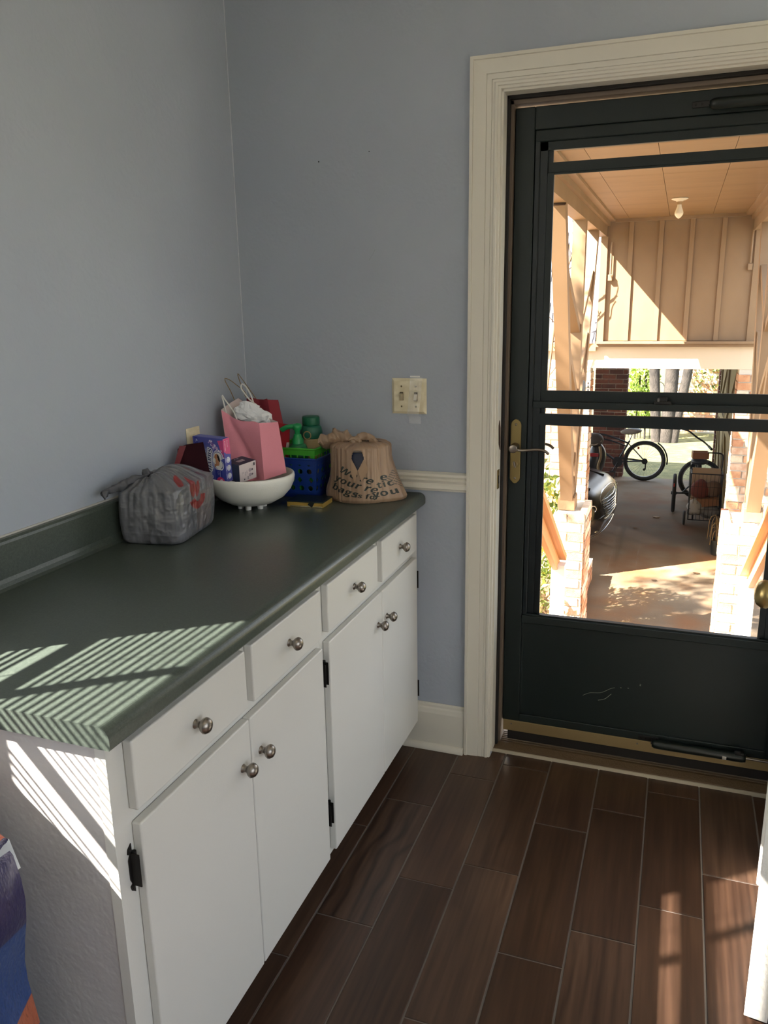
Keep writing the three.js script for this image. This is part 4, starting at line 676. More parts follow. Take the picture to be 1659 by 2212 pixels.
const mortar = S(0xcdc4b4, 0.95, { bumpMap: fine, bumpScale: 0.002 });
const brickTex = (a, b, s) => tex(128, 128, (u, v) => mixc(hex(a), hex(b), fbm(u, v, 6, 6, s, 4) * 1.3 - 0.15), 0.21, 0.21);
const brickMats = [['#b57a54', '#d6a67e', 131], ['#c8a583', '#e6d2b8', 132], ['#a5694c', '#c9946f', 133], ['#d0b89c', '#ecdfca', 134], ['#b98a6c', '#dcc0a4', 135]].map(([a, b, s]) => S(0xffffff, 0.9, { map: brickTex(a, b, s), bumpMap: fine, bumpScale: 0.002 }));
const redMats = [['#5c3327', '#7d4a38', 141], ['#6b3c2d', '#8a5540', 142], ['#4f2d24', '#6e4032', 143]].map(([a, b, s]) => S(0xffffff, 0.9, { map: brickTex(a, b, s), bumpMap: fine, bumpScale: 0.002 }));
// courses of single bricks on the named faces of a block; every brick a mesh of its own
function bricks(parent, x0, x1, y0, y1, z0, z1, faces, mats, course = 0.0735, len = 0.212) {
  const joint = 0.011, th = 0.05, geos = [];
  const put = (ax, a, b, y, fixed, sgn) => {
    const l = b - a; if (l < 0.02) return;
    const g = warp(ax === 'x' ? bx(l, course - joint, th) : bx(th, course - joint, l), (v) => { v.x += R(-0.002, 0.002); v.y += R(-0.0015, 0.0015); v.z += R(-0.002, 0.002); });
    const uv = g.attributes.uv, o = rnd(), o2 = rnd(); for (let i = 0; i < uv.count; i++) uv.setXY(i, uv.getX(i) + o, uv.getY(i) + o2);
    const m = mesh('brick', g, mats[Math.floor(rnd() * mats.length)], parent), mid = (a + b) / 2, off = fixed + sgn * (R(0.003, 0.007) - th / 2);
    m.position.set(ax === 'x' ? mid : off, y + course / 2, ax === 'x' ? off : mid);
  };
  let row = 0;
  for (let y = y0; y < y1 - course * 0.6; y += course, row++) {
    for (const f of faces) {
      const ax = f[0] === 'z' ? 'x' : 'z', fixed = f === '+z' ? z1 : f === '-z' ? z0 : f === '+x' ? x1 : x0, sgn = f[1] ? (f[0] === '+' ? 1 : -1) : 1;
      const axis = f[1], along = axis === 'z' ? 'x' : 'z', s = f[0] === '+' ? 1 : -1, fx = axis === 'z' ? (s > 0 ? z1 : z0) : (s > 0 ? x1 : x0);
      const a0 = along === 'x' ? x0 : z0 + 0.005, a1 = along === 'x' ? x1 : z1 - (faces.includes('+z') ? th + 0.008 : 0.005);
      let a = a0 - (row % 2 ? len / 2 : 0) - (along === 'z' ? len * 0.25 : 0);
      while (a < a1) { const p = Math.max(a, a0), q = Math.min(a + len - joint, a1); put(along, p, q, y, fx, s); a += len; }
    }
  }
}
function brickBlock(name, label, x0, x1, y0, y1, z0, z1, faces, mats, structure, course) {
  let p;
  if (structure) { p = struct(name, bb(x0 + 0.004, x1 - 0.004, y0, y1, z0 + 0.004, z1 - 0.004), mortar); }
  else { p = thing(name, label, 'brick pier'); mesh('core', bb(x0 + 0.004, x1 - 0.004, y0, y1, z0 + 0.004, z1 - 0.004), mortar, p); }
  bricks(p, x0, x1, y0, y1, z0, z1, faces, mats, course); return p;
}
// ground
const concrete = S(0xffffff, 0.8, { map: tex(512, 512, (u, v) => { const a = fbm(u, v, 3, 4, 151, 5), b = fbm(u, v, 6, 5, 157, 4), c = mixc([0.36, 0.305, 0.235], [0.57, 0.50, 0.41], a * 1.5 - 0.25); return mixc(c, [0.46, 0.29, 0.15], Math.max(0, b - 0.5) * 2.6); }, 3.2, 3.2), bumpMap: peel, bumpScale: 0.002 });
const soil = S(0x6b5138, 0.95, { bumpMap: peel, bumpScale: 0.02 });
const lawnM = S(0xffffff, 0.95, { map: tex(512, 512, (u, v, x, y) => { const b = fbm(u, v, 12, 12, 161, 4), c = mixc([0.38, 0.37, 0.22], [0.60, 0.56, 0.37], b * 1.25 - 0.12); return mixc(c, [0.28, 0.31, 0.14], hash(x, y, 3) > 0.8 ? 0.6 : 0); }, 1.2, 1.2), bumpMap: peel, bumpScale: 0.03 });
struct('lawn', bb(-40, 45, G - 0.35, G - 0.06, -60, 30), lawnM);
struct('carport_floor', bb(-3.2, 2.7, G - 0.2, G, -10.66, -2.0), concrete);
struct('added_bounce_slab', bb(3.75, 14, G - 0.1, G + 0.02, -3, 9), S(0xa9a59c, 0.85));  // added slab, unseen; bounces neutral light through the right-wall window
struct('planting_bed', bb(-3.0, 0.5, G - 0.1, G + 0.04, -5.45, -0.3), soil);
struct('porch_landing', bb(0.45, 2.1, G, -0.17, -1.15, -0.14), concrete);
for (let k = 0; k < 5; k++) struct('porch_step', bb(0.62, 1.95, G, -0.17 - 0.175 * (k + 1), -1.15 - 0.3 * (k + 1), -1.15 - 0.3 * k), concrete);
struct('house_foundation', bb(-0.2, 3.6, G - 0.2, -0.15, -0.13, 4.75), mortar);
brickBlock('added_shadow_edging', '', 0.48, 0.700, G, -1.0, -5.49, -4.02, ['+z', '+x'], brickMats, true);  // added low wall, sized for the shadow edge it casts on the concrete
// piers and fan columns
brickBlock('brick_pier', 'weathered brick pier carrying the fan column behind the cedar handrail', 0.575, 0.800, G, -0.05, -4.0, -3.5, ['+z', '+x'], brickMats);
brickBlock('brick_pier', 'weathered brick pier at the far side of the steps, half behind the door stile', 1.765, 1.990, G, -0.05, -4.0, -3.5, ['+z', '-x'], brickMats);
function fanColumn(label, x, mirror) {
  const c = thing('fan_column', label, 'porch column', [x, -0.046, -3.74], 0, 'fan columns of the breezeway');
  const yT = 2.128, w = 0.092;
  mesh('base_block', [rbb(-0.065, 0.065, 0, 0.105, -0.09, 0.07, 0.006), bb(-0.06, 0.06, 0.105, 0.112, -0.08, 0.06)], paint, c);
  const A = [V(0, 0.10, 0.03), V(0, yT, 1.03)], B = [V(0, 0.10, -0.06), V(0, yT, -0.09)], C = [V(0, 0.10, -0.10), V(0, yT, -1.00)];
  for (const [a, b] of [A, B, C]) mesh('post', bar(a, b, w, w, V(0, 0, 1)), paint, c);
  const at = (L, y) => L[0].clone().lerp(L[1], (y - 0.1) / (yT - 0.1));
  for (const y of [1.78, 1.30, 0.80]) { mesh('brace', bar(at(A, y).add(V(0, 0, -0.03)), at(B, y - 0.42).add(V(0, 0, 0.03)), 0.07, 0.06, V(1, 0, 0).cross(V(0, 1, 0))), paint, c); mesh('brace', bar(at(C, y).add(V(0, 0, 0.03)), at(B, y - 0.42).add(V(0, 0, -0.03)), 0.07, 0.06), paint, c); }
  mesh('brace', bar(at(A, 0.42), at(B, 0.18), 0.07, 0.05), paint, c); mesh('brace', bar(at(C, 0.42), at(B, 0.18), 0.07, 0.05), paint, c);
  return c;
}
fanColumn('tan fan-shaped timber column on the brick pier by the shrub', 0.642);
fanColumn('tan fan-shaped timber column on the pier across the steps', 1.955);
// breezeway: beams, plywood ceiling, roof
{
  const r = struct('breezeway_roof', bb(0.50, 2.1, 2.245, 2.33, -5.9, -0.46), paint);
  for (const [a, b] of [[0.60, 0.690], [1.907, 1.997]]) mesh('beam', bb(a, b, 2.080, 2.245, -5.49, -0.14), paint, r);
  mesh('blocking', bb(0.5, 2.1, 2.2, 2.7, -0.46, -0.14), paint, r);
  const xs = [0.692, 0.879, 1.220, 1.570, 1.905], zs = [-5.485, -2.86, -0.15];
  for (let i = 0; i < 4; i++) for (let j = 0; j < 2; j++) mesh('ceiling_panel', bb(xs[i] + 0.0013, xs[i + 1] - 0.0013, 2.224, 2.236, zs[j] + 0.0015, zs[j + 1] - 0.0015), ply, r);
  mesh('backing', bb(0.69, 1.907, 2.236, 2.245, -5.48, -0.14), S(0x7a6044, 0.9), r);
  for (const s of [0, 1]) { const q = (a, b) => s ? [2.597 - b, 2.597 - a] : [a, b]; const [a, b] = q(0.690, 0.714), [c, d] = q(0.714, 0.762); mesh('crown_trim', [bb(a, b, 2.170, 2.224, -5.48, -0.15), bb(c, d, 2.206, 2.224, -5.48, -0.15)], paint, r); }
  mesh('crown_trim', [bb(0.76, 1.84, 2.198, 2.224, -5.485, -5.44)], paint, r);
}
{
  const l = thing('ceiling_lamp', 'bare bulb in a porcelain holder on the tan breezeway ceiling', 'lamp', [1.307, 2.224, -4.12]);
  mesh('holder', lathe([[0, 0], [0.058, 0], [0.058, -0.006], [0.040, -0.014], [0.026, -0.018], [0.022, -0.024], [0, -0.024]], 32), S(0xd9cfbd, 0.4), l);
  mesh('socket', lathe([[0.021, -0.024], [0.020, -0.040], [0.017, -0.044], [0, -0.044]], 24), S(0x9a7b55, 0.5), l);
  mesh('bulb', lathe([[0.014, -0.044], [0.016, -0.058], [0.024, -0.078], [0.030, -0.098], [0.029, -0.112], [0.020, -0.126], [0.010, -0.136], [0, -0.140]], 28), S(0xefe6d6, 0.25), l);
}
// gable wall of the carport with boards and battens, ledge and header
{
  const g = struct('carport_gable', bb(0.655, 2.12, 1.12, 2.5, -5.62, -5.512), paint);
  const bat = [0.921, 1.178, 1.436, 1.696];
  const edges = [0.690, ...bat, 1.950];
  for (let i = 0; i < 5; i++) mesh('board', bb(edges[i] + 0.002, edges[i + 1] - 0.002, 1.155, 2.215, -5.512, -5.504), paint, g);
  for (const x of bat) mesh('batten', bb(x - 0.040, x, 1.155, 2.215, -5.504, -5.486), paint, g);
  mesh('corner_board', bb(0.640, 0.700, 1.13, 2.08, -5.52, -5.470), paint, g);
  mesh('corner_board', bb(1.93, 2.02, 1.13, 2.08, -5.52, -5.480), paint, g);
  const h = struct('carport_header', bb(-2.4, 2.6, 0.900, 1.128, -5.72, -5.500), S(0xd6c2a8, 0.6));
  mesh('ledge', [bb(0.64, 2.02, 1.128, 1.150, -5.52, -5.405), bb(0.64, 2.02, 1.100, 1.128, -5.52, -5.440)], paint, h);
  mesh('gutter_board', bb(-2.4, 0.64, 1.062, 1.130, -5.52, -5.44), S(0xb18350, 0.6), h);
  struct('carport_roof', bb(-3.2, 2.7, 0.98, 1.12, -10.75, -5.72), paint);
}
for (const [x, y, l] of [[0.735, 1.72, 'small tan electrical box and conduit on the sunlit part of the gable'], [1.905, 1.78, 'small tan electrical box and conduit on the shaded part of the gable']]) {
  const c = thing('electrical_box', l, 'electrical box', [x, y, -5.49]);
  mesh('box', rb(0.038, 0.055, 0.03, 0.004, 0, 0, 0.01), paint, c); mesh('conduit', tube([[0, 0.03, 0.012], [0, 0.16, 0.012], [0, 0.27, 0.012], [0.004, 0.31, 0.012]], 0.008, 20, 8), paint, c);
}
// shingled roof beside the gable
{
  const y0 = 1.12, z0 = -5.46, y1 = 2.95, z1 = -6.35, L = Math.hypot(y1 - y0, z1 - z0), lean = Math.atan2(z0 - z1, y1 - y0);
  const roof = struct('shingle_roof', bx(3.7, L, 0.05, 0, L / 2, -0.035).rotateX(-lean).translate(-1.215, y0, z0), S(0x8d8a88, 0.9));
  const mats = [0x6f6d71, 0x646267, 0x7a7879, 0x5b595d].map((c) => S(c, 0.9, { bumpMap: fine, bumpScale: 0.002 })), e = 0.105;
  for (let r = 0; r < 19; r++) { let x = 0.634; while (x > -0.75) { const w = Math.min(R(0.11, 0.21), x + 0.8); const m = mesh('shingle', bx(w - 0.008, e + 0.02, 0.016).rotateX(0.10), mats[Math.floor(rnd() * 4)], roof); m.position.set(x - w / 2, y0 + (r + 0.5) * e * Math.cos(lean), z0 - (r + 0.5) * e * Math.sin(lean) + 0.008); m.rotation.x = -lean; x -= w; } }
}
brickBlock('brick_wall', '', -0.60, 0.600, G, 0.90, -5.76, -5.50, ['+z', '+x'], brickMats, true);
struct('brick_wall', bb(-3.2, -0.60, G, 0.90, -5.76, -5.502), brickMats[1]);
brickBlock('brick_wall', '', 1.895, 2.60, G, 0.90, -5.76, -5.50, ['+z', '-x'], brickMats, true);
brickBlock('brick_pillar', 'dark brick pillar of the carport behind the bicycle', 0.17, 0.655, G, 0.98, -10.85, -10.62, ['+z', '+x'], redMats).userData.category = 'brick pillar';
brickBlock('brick_pillar', 'dark narrow brick pillar at the end of the storage doors', 1.975, 2.16, G, 0.98, -10.85, -10.62, ['+z', '-x'], redMats).userData.category = 'brick pillar';
// storage doors along the carport
{
  const olive = S(0xffffff, 0.7, { map: tex(256, 256, (u, v) => mixc([0.42, 0.36, 0.22], [0.56, 0.50, 0.33], 0.6 * fbm(u, v, 24, 3, 171, 3) + 0.4 * fbm(u, v, 4, 3, 173, 3)), 0.4, 0.8) });
  struct('storage_wall', bb(2.05, 2.15, G, 0.98, -10.6, -5.76), S(0x4b3d28, 0.8));
  let n = 4;
  for (const [za, zb] of [[-7.05, -5.80], [-8.75, -7.15], [-10.45, -8.85]]) {
    const d = struct('door_' + n++, bb(2.02, 2.052, G + 0.03, 0.92, za, zb), olive);
    const k = 5, w = (zb - za) / k;
    for (let i = 0; i < k; i++) mesh('plank', bb(2.004, 2.02, G + 0.03, 0.92, za + i * w + 0.003, za + (i + 1) * w - 0.003), olive, d);
    const t = 0.11; for (const [a, b, c, e] of [[G + 0.03, 0.92, za, za + t], [G + 0.03, 0.92, zb - t, zb], [0.80, 0.92, za + t, zb - t], [-0.12, 0.0, za + t, zb - t], [G + 0.03, G + 0.15, za + t, zb - t]]) mesh('rail', bb(1.982, 2.004, a, b, c, e), olive, d);
    mesh('brace', bar(V(1.993, 0.02, za + t), V(1.993, 0.79, zb - t), 0.10, 0.02, V(1, 0, 0)), olive, d);
    mesh('brace', bar(V(1.993, -1.04, zb - t), V(1.993, -0.13, za + t), 0.10, 0.02, V(1, 0, 0)), olive, d);
  }
}
// cedar handrails down the steps
function handrail(label, x, sgn) {
  const h = thing('handrail', label, 'handrail', [x, 0, 0]);
  const a = V(0, -0.235, -3.06), b = V(0, 0.985, -1.12);
  mesh('rail_cap', bar(a, b, 0.088, 0.036, V(0, 1, 0).cross(V(1, 0, 0)).applyAxisAngle(V(1, 0, 0), 0)), cedar, h);
  mesh('rail_board', bar(a.clone().add(V(-0.02 * sgn, -0.075, 0.0)), b.clone().add(V(-0.02 * sgn, -0.075, 0)), 0.036, 0.088, V(0, 0, 1)), cedar, h);
  mesh('newel_post', bb(-0.045, 0.045, G, -0.26, -3.04, -2.95), whitePaint, h);
  mesh('newel_post', bb(-0.045, 0.045, -0.17, 0.94, -1.15, -1.06), whitePaint, h);
  return h;
}
handrail('cedar handrail sloping down to a white newel post before the brick pier with the shrub', 0.690, 1);
handrail('cedar handrail with a white newel post across the steps, by the brass knob', 1.900, -1);
// ---- plants
function leafGeo(l, w) { const g = new THREE.BufferGeometry(); g.setAttribute('position', new THREE.Float32BufferAttribute([0, 0, 0, w / 2, l * 0.45, l * 0.08, 0, l, 0, -w / 2, l * 0.45, l * 0.08], 3)); g.setAttribute('uv', new THREE.Float32BufferAttribute([0.5, 0, 1, 0.5, 0.5, 1, 0, 0.5], 2)); g.setIndex([0, 1, 2, 0, 2, 3]); g.computeVertexNormals(); return g; }
const leafM = S(0xffffff, 0.55, { side: THREE.DoubleSide });
function foliage(parent, n, place, l, w, cols, name = 'foliage', mat = Ph(0xffffff, 0.6, { side: THREE.DoubleSide, transmission: 0.35, thickness: 0 })) {
  const im = new THREE.InstancedMesh(leafGeo(l, w), mat, n), m = new THREE.Matrix4(), q = new THREE.Quaternion(), c = new THREE.Color();
  for (let i = 0; i < n; i++) { const p = place(); q.setFromEuler(new THREE.Euler(R(-1.6, 1.6), R(0, 6.28), R(-1.4, 1.4))); const s = R(0.7, 1.25); m.compose(p, q, V(s, s, s)); im.setMatrixAt(i, m); c.set(cols[Math.floor(rnd() * cols.length)]); im.setColorAt(i, c); }
  im.name = name; im.userData.kind = 'stuff'; im.castShadow = im.receiveShadow = true; parent.add(im); return im;
}
const inBall = (rx, ry, rz, shell = 0.5) => { let v; do { v = V(R(-1, 1), R(-1, 1), R(-1, 1)); } while (v.length() > 1 || v.length() < shell); return v.multiply(V(rx, ry, rz)); };
const bark = S(0xffffff, 0.95, { map: tex(128, 256, (u, v) => mixc([0.13, 0.115, 0.10], [0.31, 0.28, 0.25], fbm(u, v, 16, 5, 181, 4)), 0.4, 0.8), bumpMap: peel, bumpScale: 0.01 });
{
  const s = thing('shrub', 'yellow-green shrub between the handrail and the brick wall', 'shrub', [0.18, G + 0.04, -4.15]);
  for (let k = 0; k < 7; k++) { const a = k * 0.9; mesh('stem', tube([[0.03 * Math.cos(a), 0, 0.03 * Math.sin(a)], [0.12 * Math.cos(a), 0.5, 0.12 * Math.sin(a)], [0.24 * Math.cos(a), 1.05, 0.24 * Math.sin(a)]], 0.008, 10, 6), bark, s); }
  foliage(s, 2600, () => inBall(0.46, 0.72, 0.46, 0.55).add(V(0, 0.72, 0)), 0.075, 0.036, ['#8fa53c', '#a9b84a', '#6f8a30', '#c2c65e', '#5d7428']);
  const s2 = thing('shrub', 'low reddish-green shrub at the foot of the handrail', 'shrub', [0.28, G + 0.04, -3.25]);
  for (let k = 0; k < 5; k++) { const a = k * 1.3; mesh('stem', tube([[0, 0, 0], [0.08 * Math.cos(a), 0.25, 0.08 * Math.sin(a)], [0.17 * Math.cos(a), 0.5, 0.17 * Math.sin(a)]], 0.006, 8, 6), bark, s2); }
  foliage(s2, 1100, () => inBall(0.32, 0.36, 0.34, 0.5).add(V(0, 0.4, 0)), 0.06, 0.03, ['#7b6a3c', '#93794a', '#71803a', '#a78a64', '#8b9a45']);
}
function branchTree(o, mat, start, dir, len, rad, depth, spread, up) {
  const pts = [start.clone()]; let p = start.clone(), d = dir.clone();
  for (let i = 0; i < 4; i++) { d.add(V(R(-spread, spread), R(-spread, spread) + up, R(-spread, spread)).multiplyScalar(0.35)).normalize(); p = p.clone().addScaledVector(d, len / 4); pts.push(p.clone()); }
  o.push(tube(pts, rad, 8, 6));
  if (depth) for (let k = 0; k < 3; k++) branchTree(o, mat, pts[2 + (k % 3)].clone(), d.clone().add(V(R(-1, 1), R(-0.3, 0.8), R(-1, 1)).multiplyScalar(0.8)).normalize(), len * R(0.5, 0.75), rad * 0.6, depth - 1, spread, up);
  return pts[4];
}
{
  const t = thing('bare_sapling', 'thin bare sapling in front of the shingled roof, between the column posts', 'tree', [0.13, G, -5.30]);
  mesh('trunk', tube([[0, 0, 0], [0.03, 1.0, 0], [0.10, 2.0, 0], [0.16, 2.7, 0.02]], 0.010, 20, 7), S(0x7d5f42, 0.9), t);
  const g = []; const zz = R; seed = 99;
  for (const y of [2.15, 2.45, 2.75, 2.95]) branchTree(g, bark, V(0.10 + (y - 2) * 0.09, y - 0.1, 0), V(R(0.2, 0.9), R(0.3, 0.9), R(-0.3, 0.3)).normalize(), 0.30, 0.006, 1, 0.8, 0.15);
  mesh('branches', g, S(0x7d5f42, 0.9), t).userData.kind = 'stuff';
}
{
  const t = thing('yard_tree', 'grey three-stemmed tree in the yard beyond the carport', 'tree', [1.20, G - 0.06, -14.6]);
  for (const [x, dx, r] of [[-0.20, -0.12, 0.10], [0.06, 0.03, 0.13], [0.26, 0.20, 0.09]]) mesh('trunk', tube([[x * 0.7, 0, 0], [x, 0.7, 0.02], [x + dx * 0.5, 1.4, 0], [x + dx, 2.8, 0], [x + dx * 1.6, 4.2, 0]], r, 24, 12), bark, t);
  const h = thing('ivy_hedge', 'bright green ivy covering the iron fence in the yard', 'hedge', [0.72, G - 0.06, -14.9]);
  mesh('stem', [rod(V(-0.1, 0, 0), V(-0.06, 1.4, 0), 0.02), rod(V(0.1, 0, 0), V(0.05, 1.5, 0.03), 0.02)], bark, h);
  foliage(h, 1500, () => V(R(-0.34, 0.34) * R(0.6, 1), R(0.35, 2.0), R(-0.15, 0.15)), 0.09, 0.07, ['#8aa63e', '#a9bf55', '#6c8a30', '#c6d070']);
  const f = thing('iron_fence', 'black iron fence with hooped tops beyond the lawn', 'fence', [0.25, G - 0.06, -15.0]);
  for (let k = 0; k < 9; k++) { const x = -1.2 + k * 0.24; mesh('hoop', tube([[x, 0, 0], [x, 1.0, 0], [x + 0.03, 1.12, 0], [x + 0.09, 1.17, 0], [x + 0.15, 1.12, 0], [x + 0.18, 1.0, 0], [x + 0.18, 0, 0]], 0.008, 40, 6), M.iron, f); }
  for (const y of [0.25, 0.92]) mesh('rail', rod(V(-1.3, y, 0), V(1.0, y, 0), 0.008), M.iron, f);
  const w = struct('yard_wall', bb(1.35, 4.2, G - 0.06, 1.4, -16.2, -16.0), mortar);
  const gs = brickMats.map(() => []);
  for (let r = 0; r < 22; r++) for (let x = 1.35 + (r % 2) * 0.1; x < 3.4; x += 0.212) gs[Math.floor(rnd() * gs.length)].push(bx(0.2, 0.062, 0.02, x + 0.1, G + r * 0.0735, -15.99));
  gs.forEach((g, i) => { mesh('brick_courses', g, brickMats[i], w).userData.kind = 'stuff'; });
  const iv = thing('wall_ivy', 'dark ivy trailing over the sunlit brick wall in the yard', 'ivy', [2.2, -0.1, -15.9]);
  foliage(iv, 420, () => { const t = R(0, 1); return V(R(-0.7, 0.6), R(-0.5, 0.5) + 0.25 * Math.sin(t * 9), R(0, 0.06)); }, 0.08, 0.06, ['#4c5a25', '#6e7d32', '#39441c', '#8ea048']);
  foliage(iv, 260, () => V(R(-0.1, 0.7), R(0.18, 0.5), R(0, 0.15)), 0.09, 0.07, ['#8aa63e', '#a3b850'], 'sunlit_foliage');
}
// the tree whose shade dapples the steps (it stands beside the house)
{
  const t = thing('shade_tree', 'leafy tree beside the house that dapples the steps with shade', 'tree', [-4.2, G - 0.06, -0.6]);
  mesh('trunk', tube([[0, 0, 0], [0.05, 2, 0.02], [0, 4, 0], [0.1, 6.5, 0]], 0.13, 20, 10), bark, t);
  foliage(t, 1100, () => inBall(1.0, 0.7, 0.9, 0.1).add(V(0.25, 6.7, -0.05)), 0.12, 0.07, ['#5f7a34', '#6f8a3c', '#4d662a'], 'foliage', leafM);
  foliage(t, 300, () => inBall(0.9, 0.6, 0.8, 0.1).add(V(0.9, 8.0, 0.2)), 0.12, 0.07, ['#5f7a34', '#6f8a3c', '#4d662a'], 'foliage', leafM);
}
// ---- potted dry plant
{
  const p = thing('potted_plant', 'dry brown plant in a dark nursery pot by the storage doors', 'potted plant', [1.915, G, -6.70]);
  mesh('pot', lathe([[0, 0.002], [0.058, 0.002], [0.062, 0.01], [0.078, 0.150], [0.083, 0.152], [0.083, 0.172], [0.078, 0.172], [0.074, 0.150], [0, 0.140]], 28), S(0x252b27, 0.6), p);
  mesh('soil', new THREE.CylinderGeometry(0.074, 0.07, 0.01, 20).translate(0, 0.148, 0), soil, p);
  const bl = S(0x6b573a, 0.8, { side: THREE.DoubleSide });
  for (let k = 0; k < 16; k++) { const a = k * 2.4, r = R(0.06, 0.11), hh = R(0.08, 0.30); mesh('blade', tube([[0.02 * Math.cos(a), 0.14, 0.02 * Math.sin(a)], [r * 0.4 * Math.cos(a), 0.16 + hh, r * 0.4 * Math.sin(a)], [r * 0.8 * Math.cos(a), 0.16 + hh * 0.9, r * 0.8 * Math.sin(a)], [r * Math.cos(a), 0.12 + hh * R(-0.1, 0.6), r * Math.sin(a)]], R(0.003, 0.005), 12, 5), bl, p); }
}
// ---- bicycle, its rear wheel towards the storage doors
const tireM = S(0x121212, 0.75), frameM = S(0x1d232b, 0.35, { metalness: 0.4 }), spokeM = S(0x8f9296, 0.3, { metalness: 1 });
function wheel(parent, x, y, z, r, tire, plane, n = 28) {   // plane 'z': the axle runs along z
  const turn = (g) => plane === 'x' ? g.rotateY(Math.PI / 2) : g;
  const w = mesh('wheel', turn(new THREE.TorusGeometry(r - tire, tire, 12, 56)).translate(x, y, z), tireM, parent);
  mesh('rim', turn(new THREE.TorusGeometry(r - tire * 2.2, tire * 0.35, 8, 48)).translate(x, y, z), spokeM, w);
  const sp = []; for (let k = 0; k < n; k++) { const a = k / n * 6.2832, o = k % 2 ? 0.02 : -0.02; sp.push(turn(rod(V(0.02 * Math.cos(a + 0.9), 0.02 * Math.sin(a + 0.9), o), V((r - tire * 2.2) * Math.cos(a), (r - tire * 2.2) * Math.sin(a), 0), 0.0012, 4)).translate(x, y, z)); }
  const s = mesh('spokes', sp, spokeM, w); s.userData.kind = 'stuff';
  mesh('hub', turn(cyl(0.022, 0.022, 0.07, 14).rotateX(Math.PI / 2)).translate(x, y, z), frameM, w);
  return w;
}
{
  const b = thing('bicycle', 'dark cruiser bicycle parked across the back of the carport, pale saddle', 'bicycle', [0.985, G, -10.42], 0.10);
  wheel(b, 0, 0.315, 0, 0.315, 0.026, 'z'); wheel(b, -1.04, 0.315, 0, 0.315, 0.026, 'z');
  const bbk = V(-0.40, 0.29, 0), st = V(-0.255, 0.585, 0), hd = V(-0.86, 0.72, 0), hd2 = V(-0.88, 0.60, 0), hub = V(0, 0.315, 0.045), hub2 = V(0, 0.315, -0.045);
  mesh('frame', [rod(bbk, st.clone().add(V(0.02, 0.04, 0)), 0.015), tube([st, V(-0.45, 0.66, 0), V(-0.66, 0.715, 0), hd], 0.014, 20, 8), tube([st.clone().add(V(-0.02, -0.05, 0)), V(-0.46, 0.60, 0), V(-0.68, 0.645, 0), hd2], 0.012, 20, 8), rod(bbk, hd2, 0.017), rod(bbk, hub, 0.009), rod(bbk, hub2, 0.009), rod(st, hub, 0.008), rod(st, hub2, 0.008), rod(hd.clone().add(V(0.01, 0.04, 0)), hd2.clone().add(V(-0.01, -0.05, 0)), 0.019)], frameM, b);
  mesh('fork', [rod(hd2, V(-1.04, 0.315, 0.05), 0.010), rod(hd2, V(-1.04, 0.315, -0.05), 0.010)], frameM, b);
  mesh('handlebar', tube([[-0.62, 0.98, 0.30], [-0.74, 0.98, 0.27], [-0.84, 0.90, 0.10], [-0.85, 0.82, 0], [-0.84, 0.90, -0.10], [-0.74, 0.98, -0.27], [-0.62, 0.98, -0.30]], 0.011, 40, 8), M.chrome, b);
  mesh('seat_post', rod(st, V(-0.205, 0.72, 0), 0.011), M.chrome, b);
  mesh('saddle', warp(new THREE.SphereGeometry(0.1, 24, 14).scale(1, 1, 1), (v) => { const t = (v.x + 0.1) / 0.2; v.x *= 1.6; v.z *= 0.4 + 0.75 * t * t; v.y *= 0.5; v.y += 0.03 * t; }).translate(-0.22, 0.755, 0), S(0x8e8c88, 0.5), b);
  const cr = mesh('crank', [cyl(0.075, 0.075, 0.006, 28).rotateX(Math.PI / 2).translate(-0.40, 0.29, 0.05), rod(V(-0.40, 0.29, 0.06), V(-0.47, 0.15, 0.07), 0.009), rod(V(-0.40, 0.29, -0.06), V(-0.33, 0.43, -0.07), 0.009)], frameM, b);
  mesh('pedal', rb(0.09, 0.02, 0.07, 0.004, -0.47, 0.15, 0.11), M.blackPlastic, cr);
  mesh('chain_guard', extr([[-0.46, 0.345], [-0.44, 0.375], [-0.30, 0.368], [0.0, 0.335], [0.0, 0.318], [-0.30, 0.338]], 0.004).translate(0, 0, 0.055), frameM, b);
  mesh('rear_gear', [cyl(0.045, 0.045, 0.02, 20).rotateX(Math.PI / 2).translate(0, 0.315, 0.05), rb(0.02, 0.11, 0.015, 0.004, 0.015, 0.245, 0.06), cyl(0.02, 0.02, 0.01, 14).rotateX(Math.PI / 2).translate(0.0, 0.19, 0.06)], M.iron, b);
  mesh('kickstand', rod(V(-0.40, 0.27, 0.03), V(-0.46, 0.005, 0.16), 0.008), M.iron, b);
  mesh('mudguard', new THREE.TorusGeometry(0.335, 0.012, 6, 40, 1.15).rotateZ(-0.15).translate(0, 0.315, 0), frameM, b);
  mesh('reflector', rb(0.03, 0.04, 0.012, 0.003, -0.10, 0.52, 0.03), S(0xa33222, 0.4), b);
}
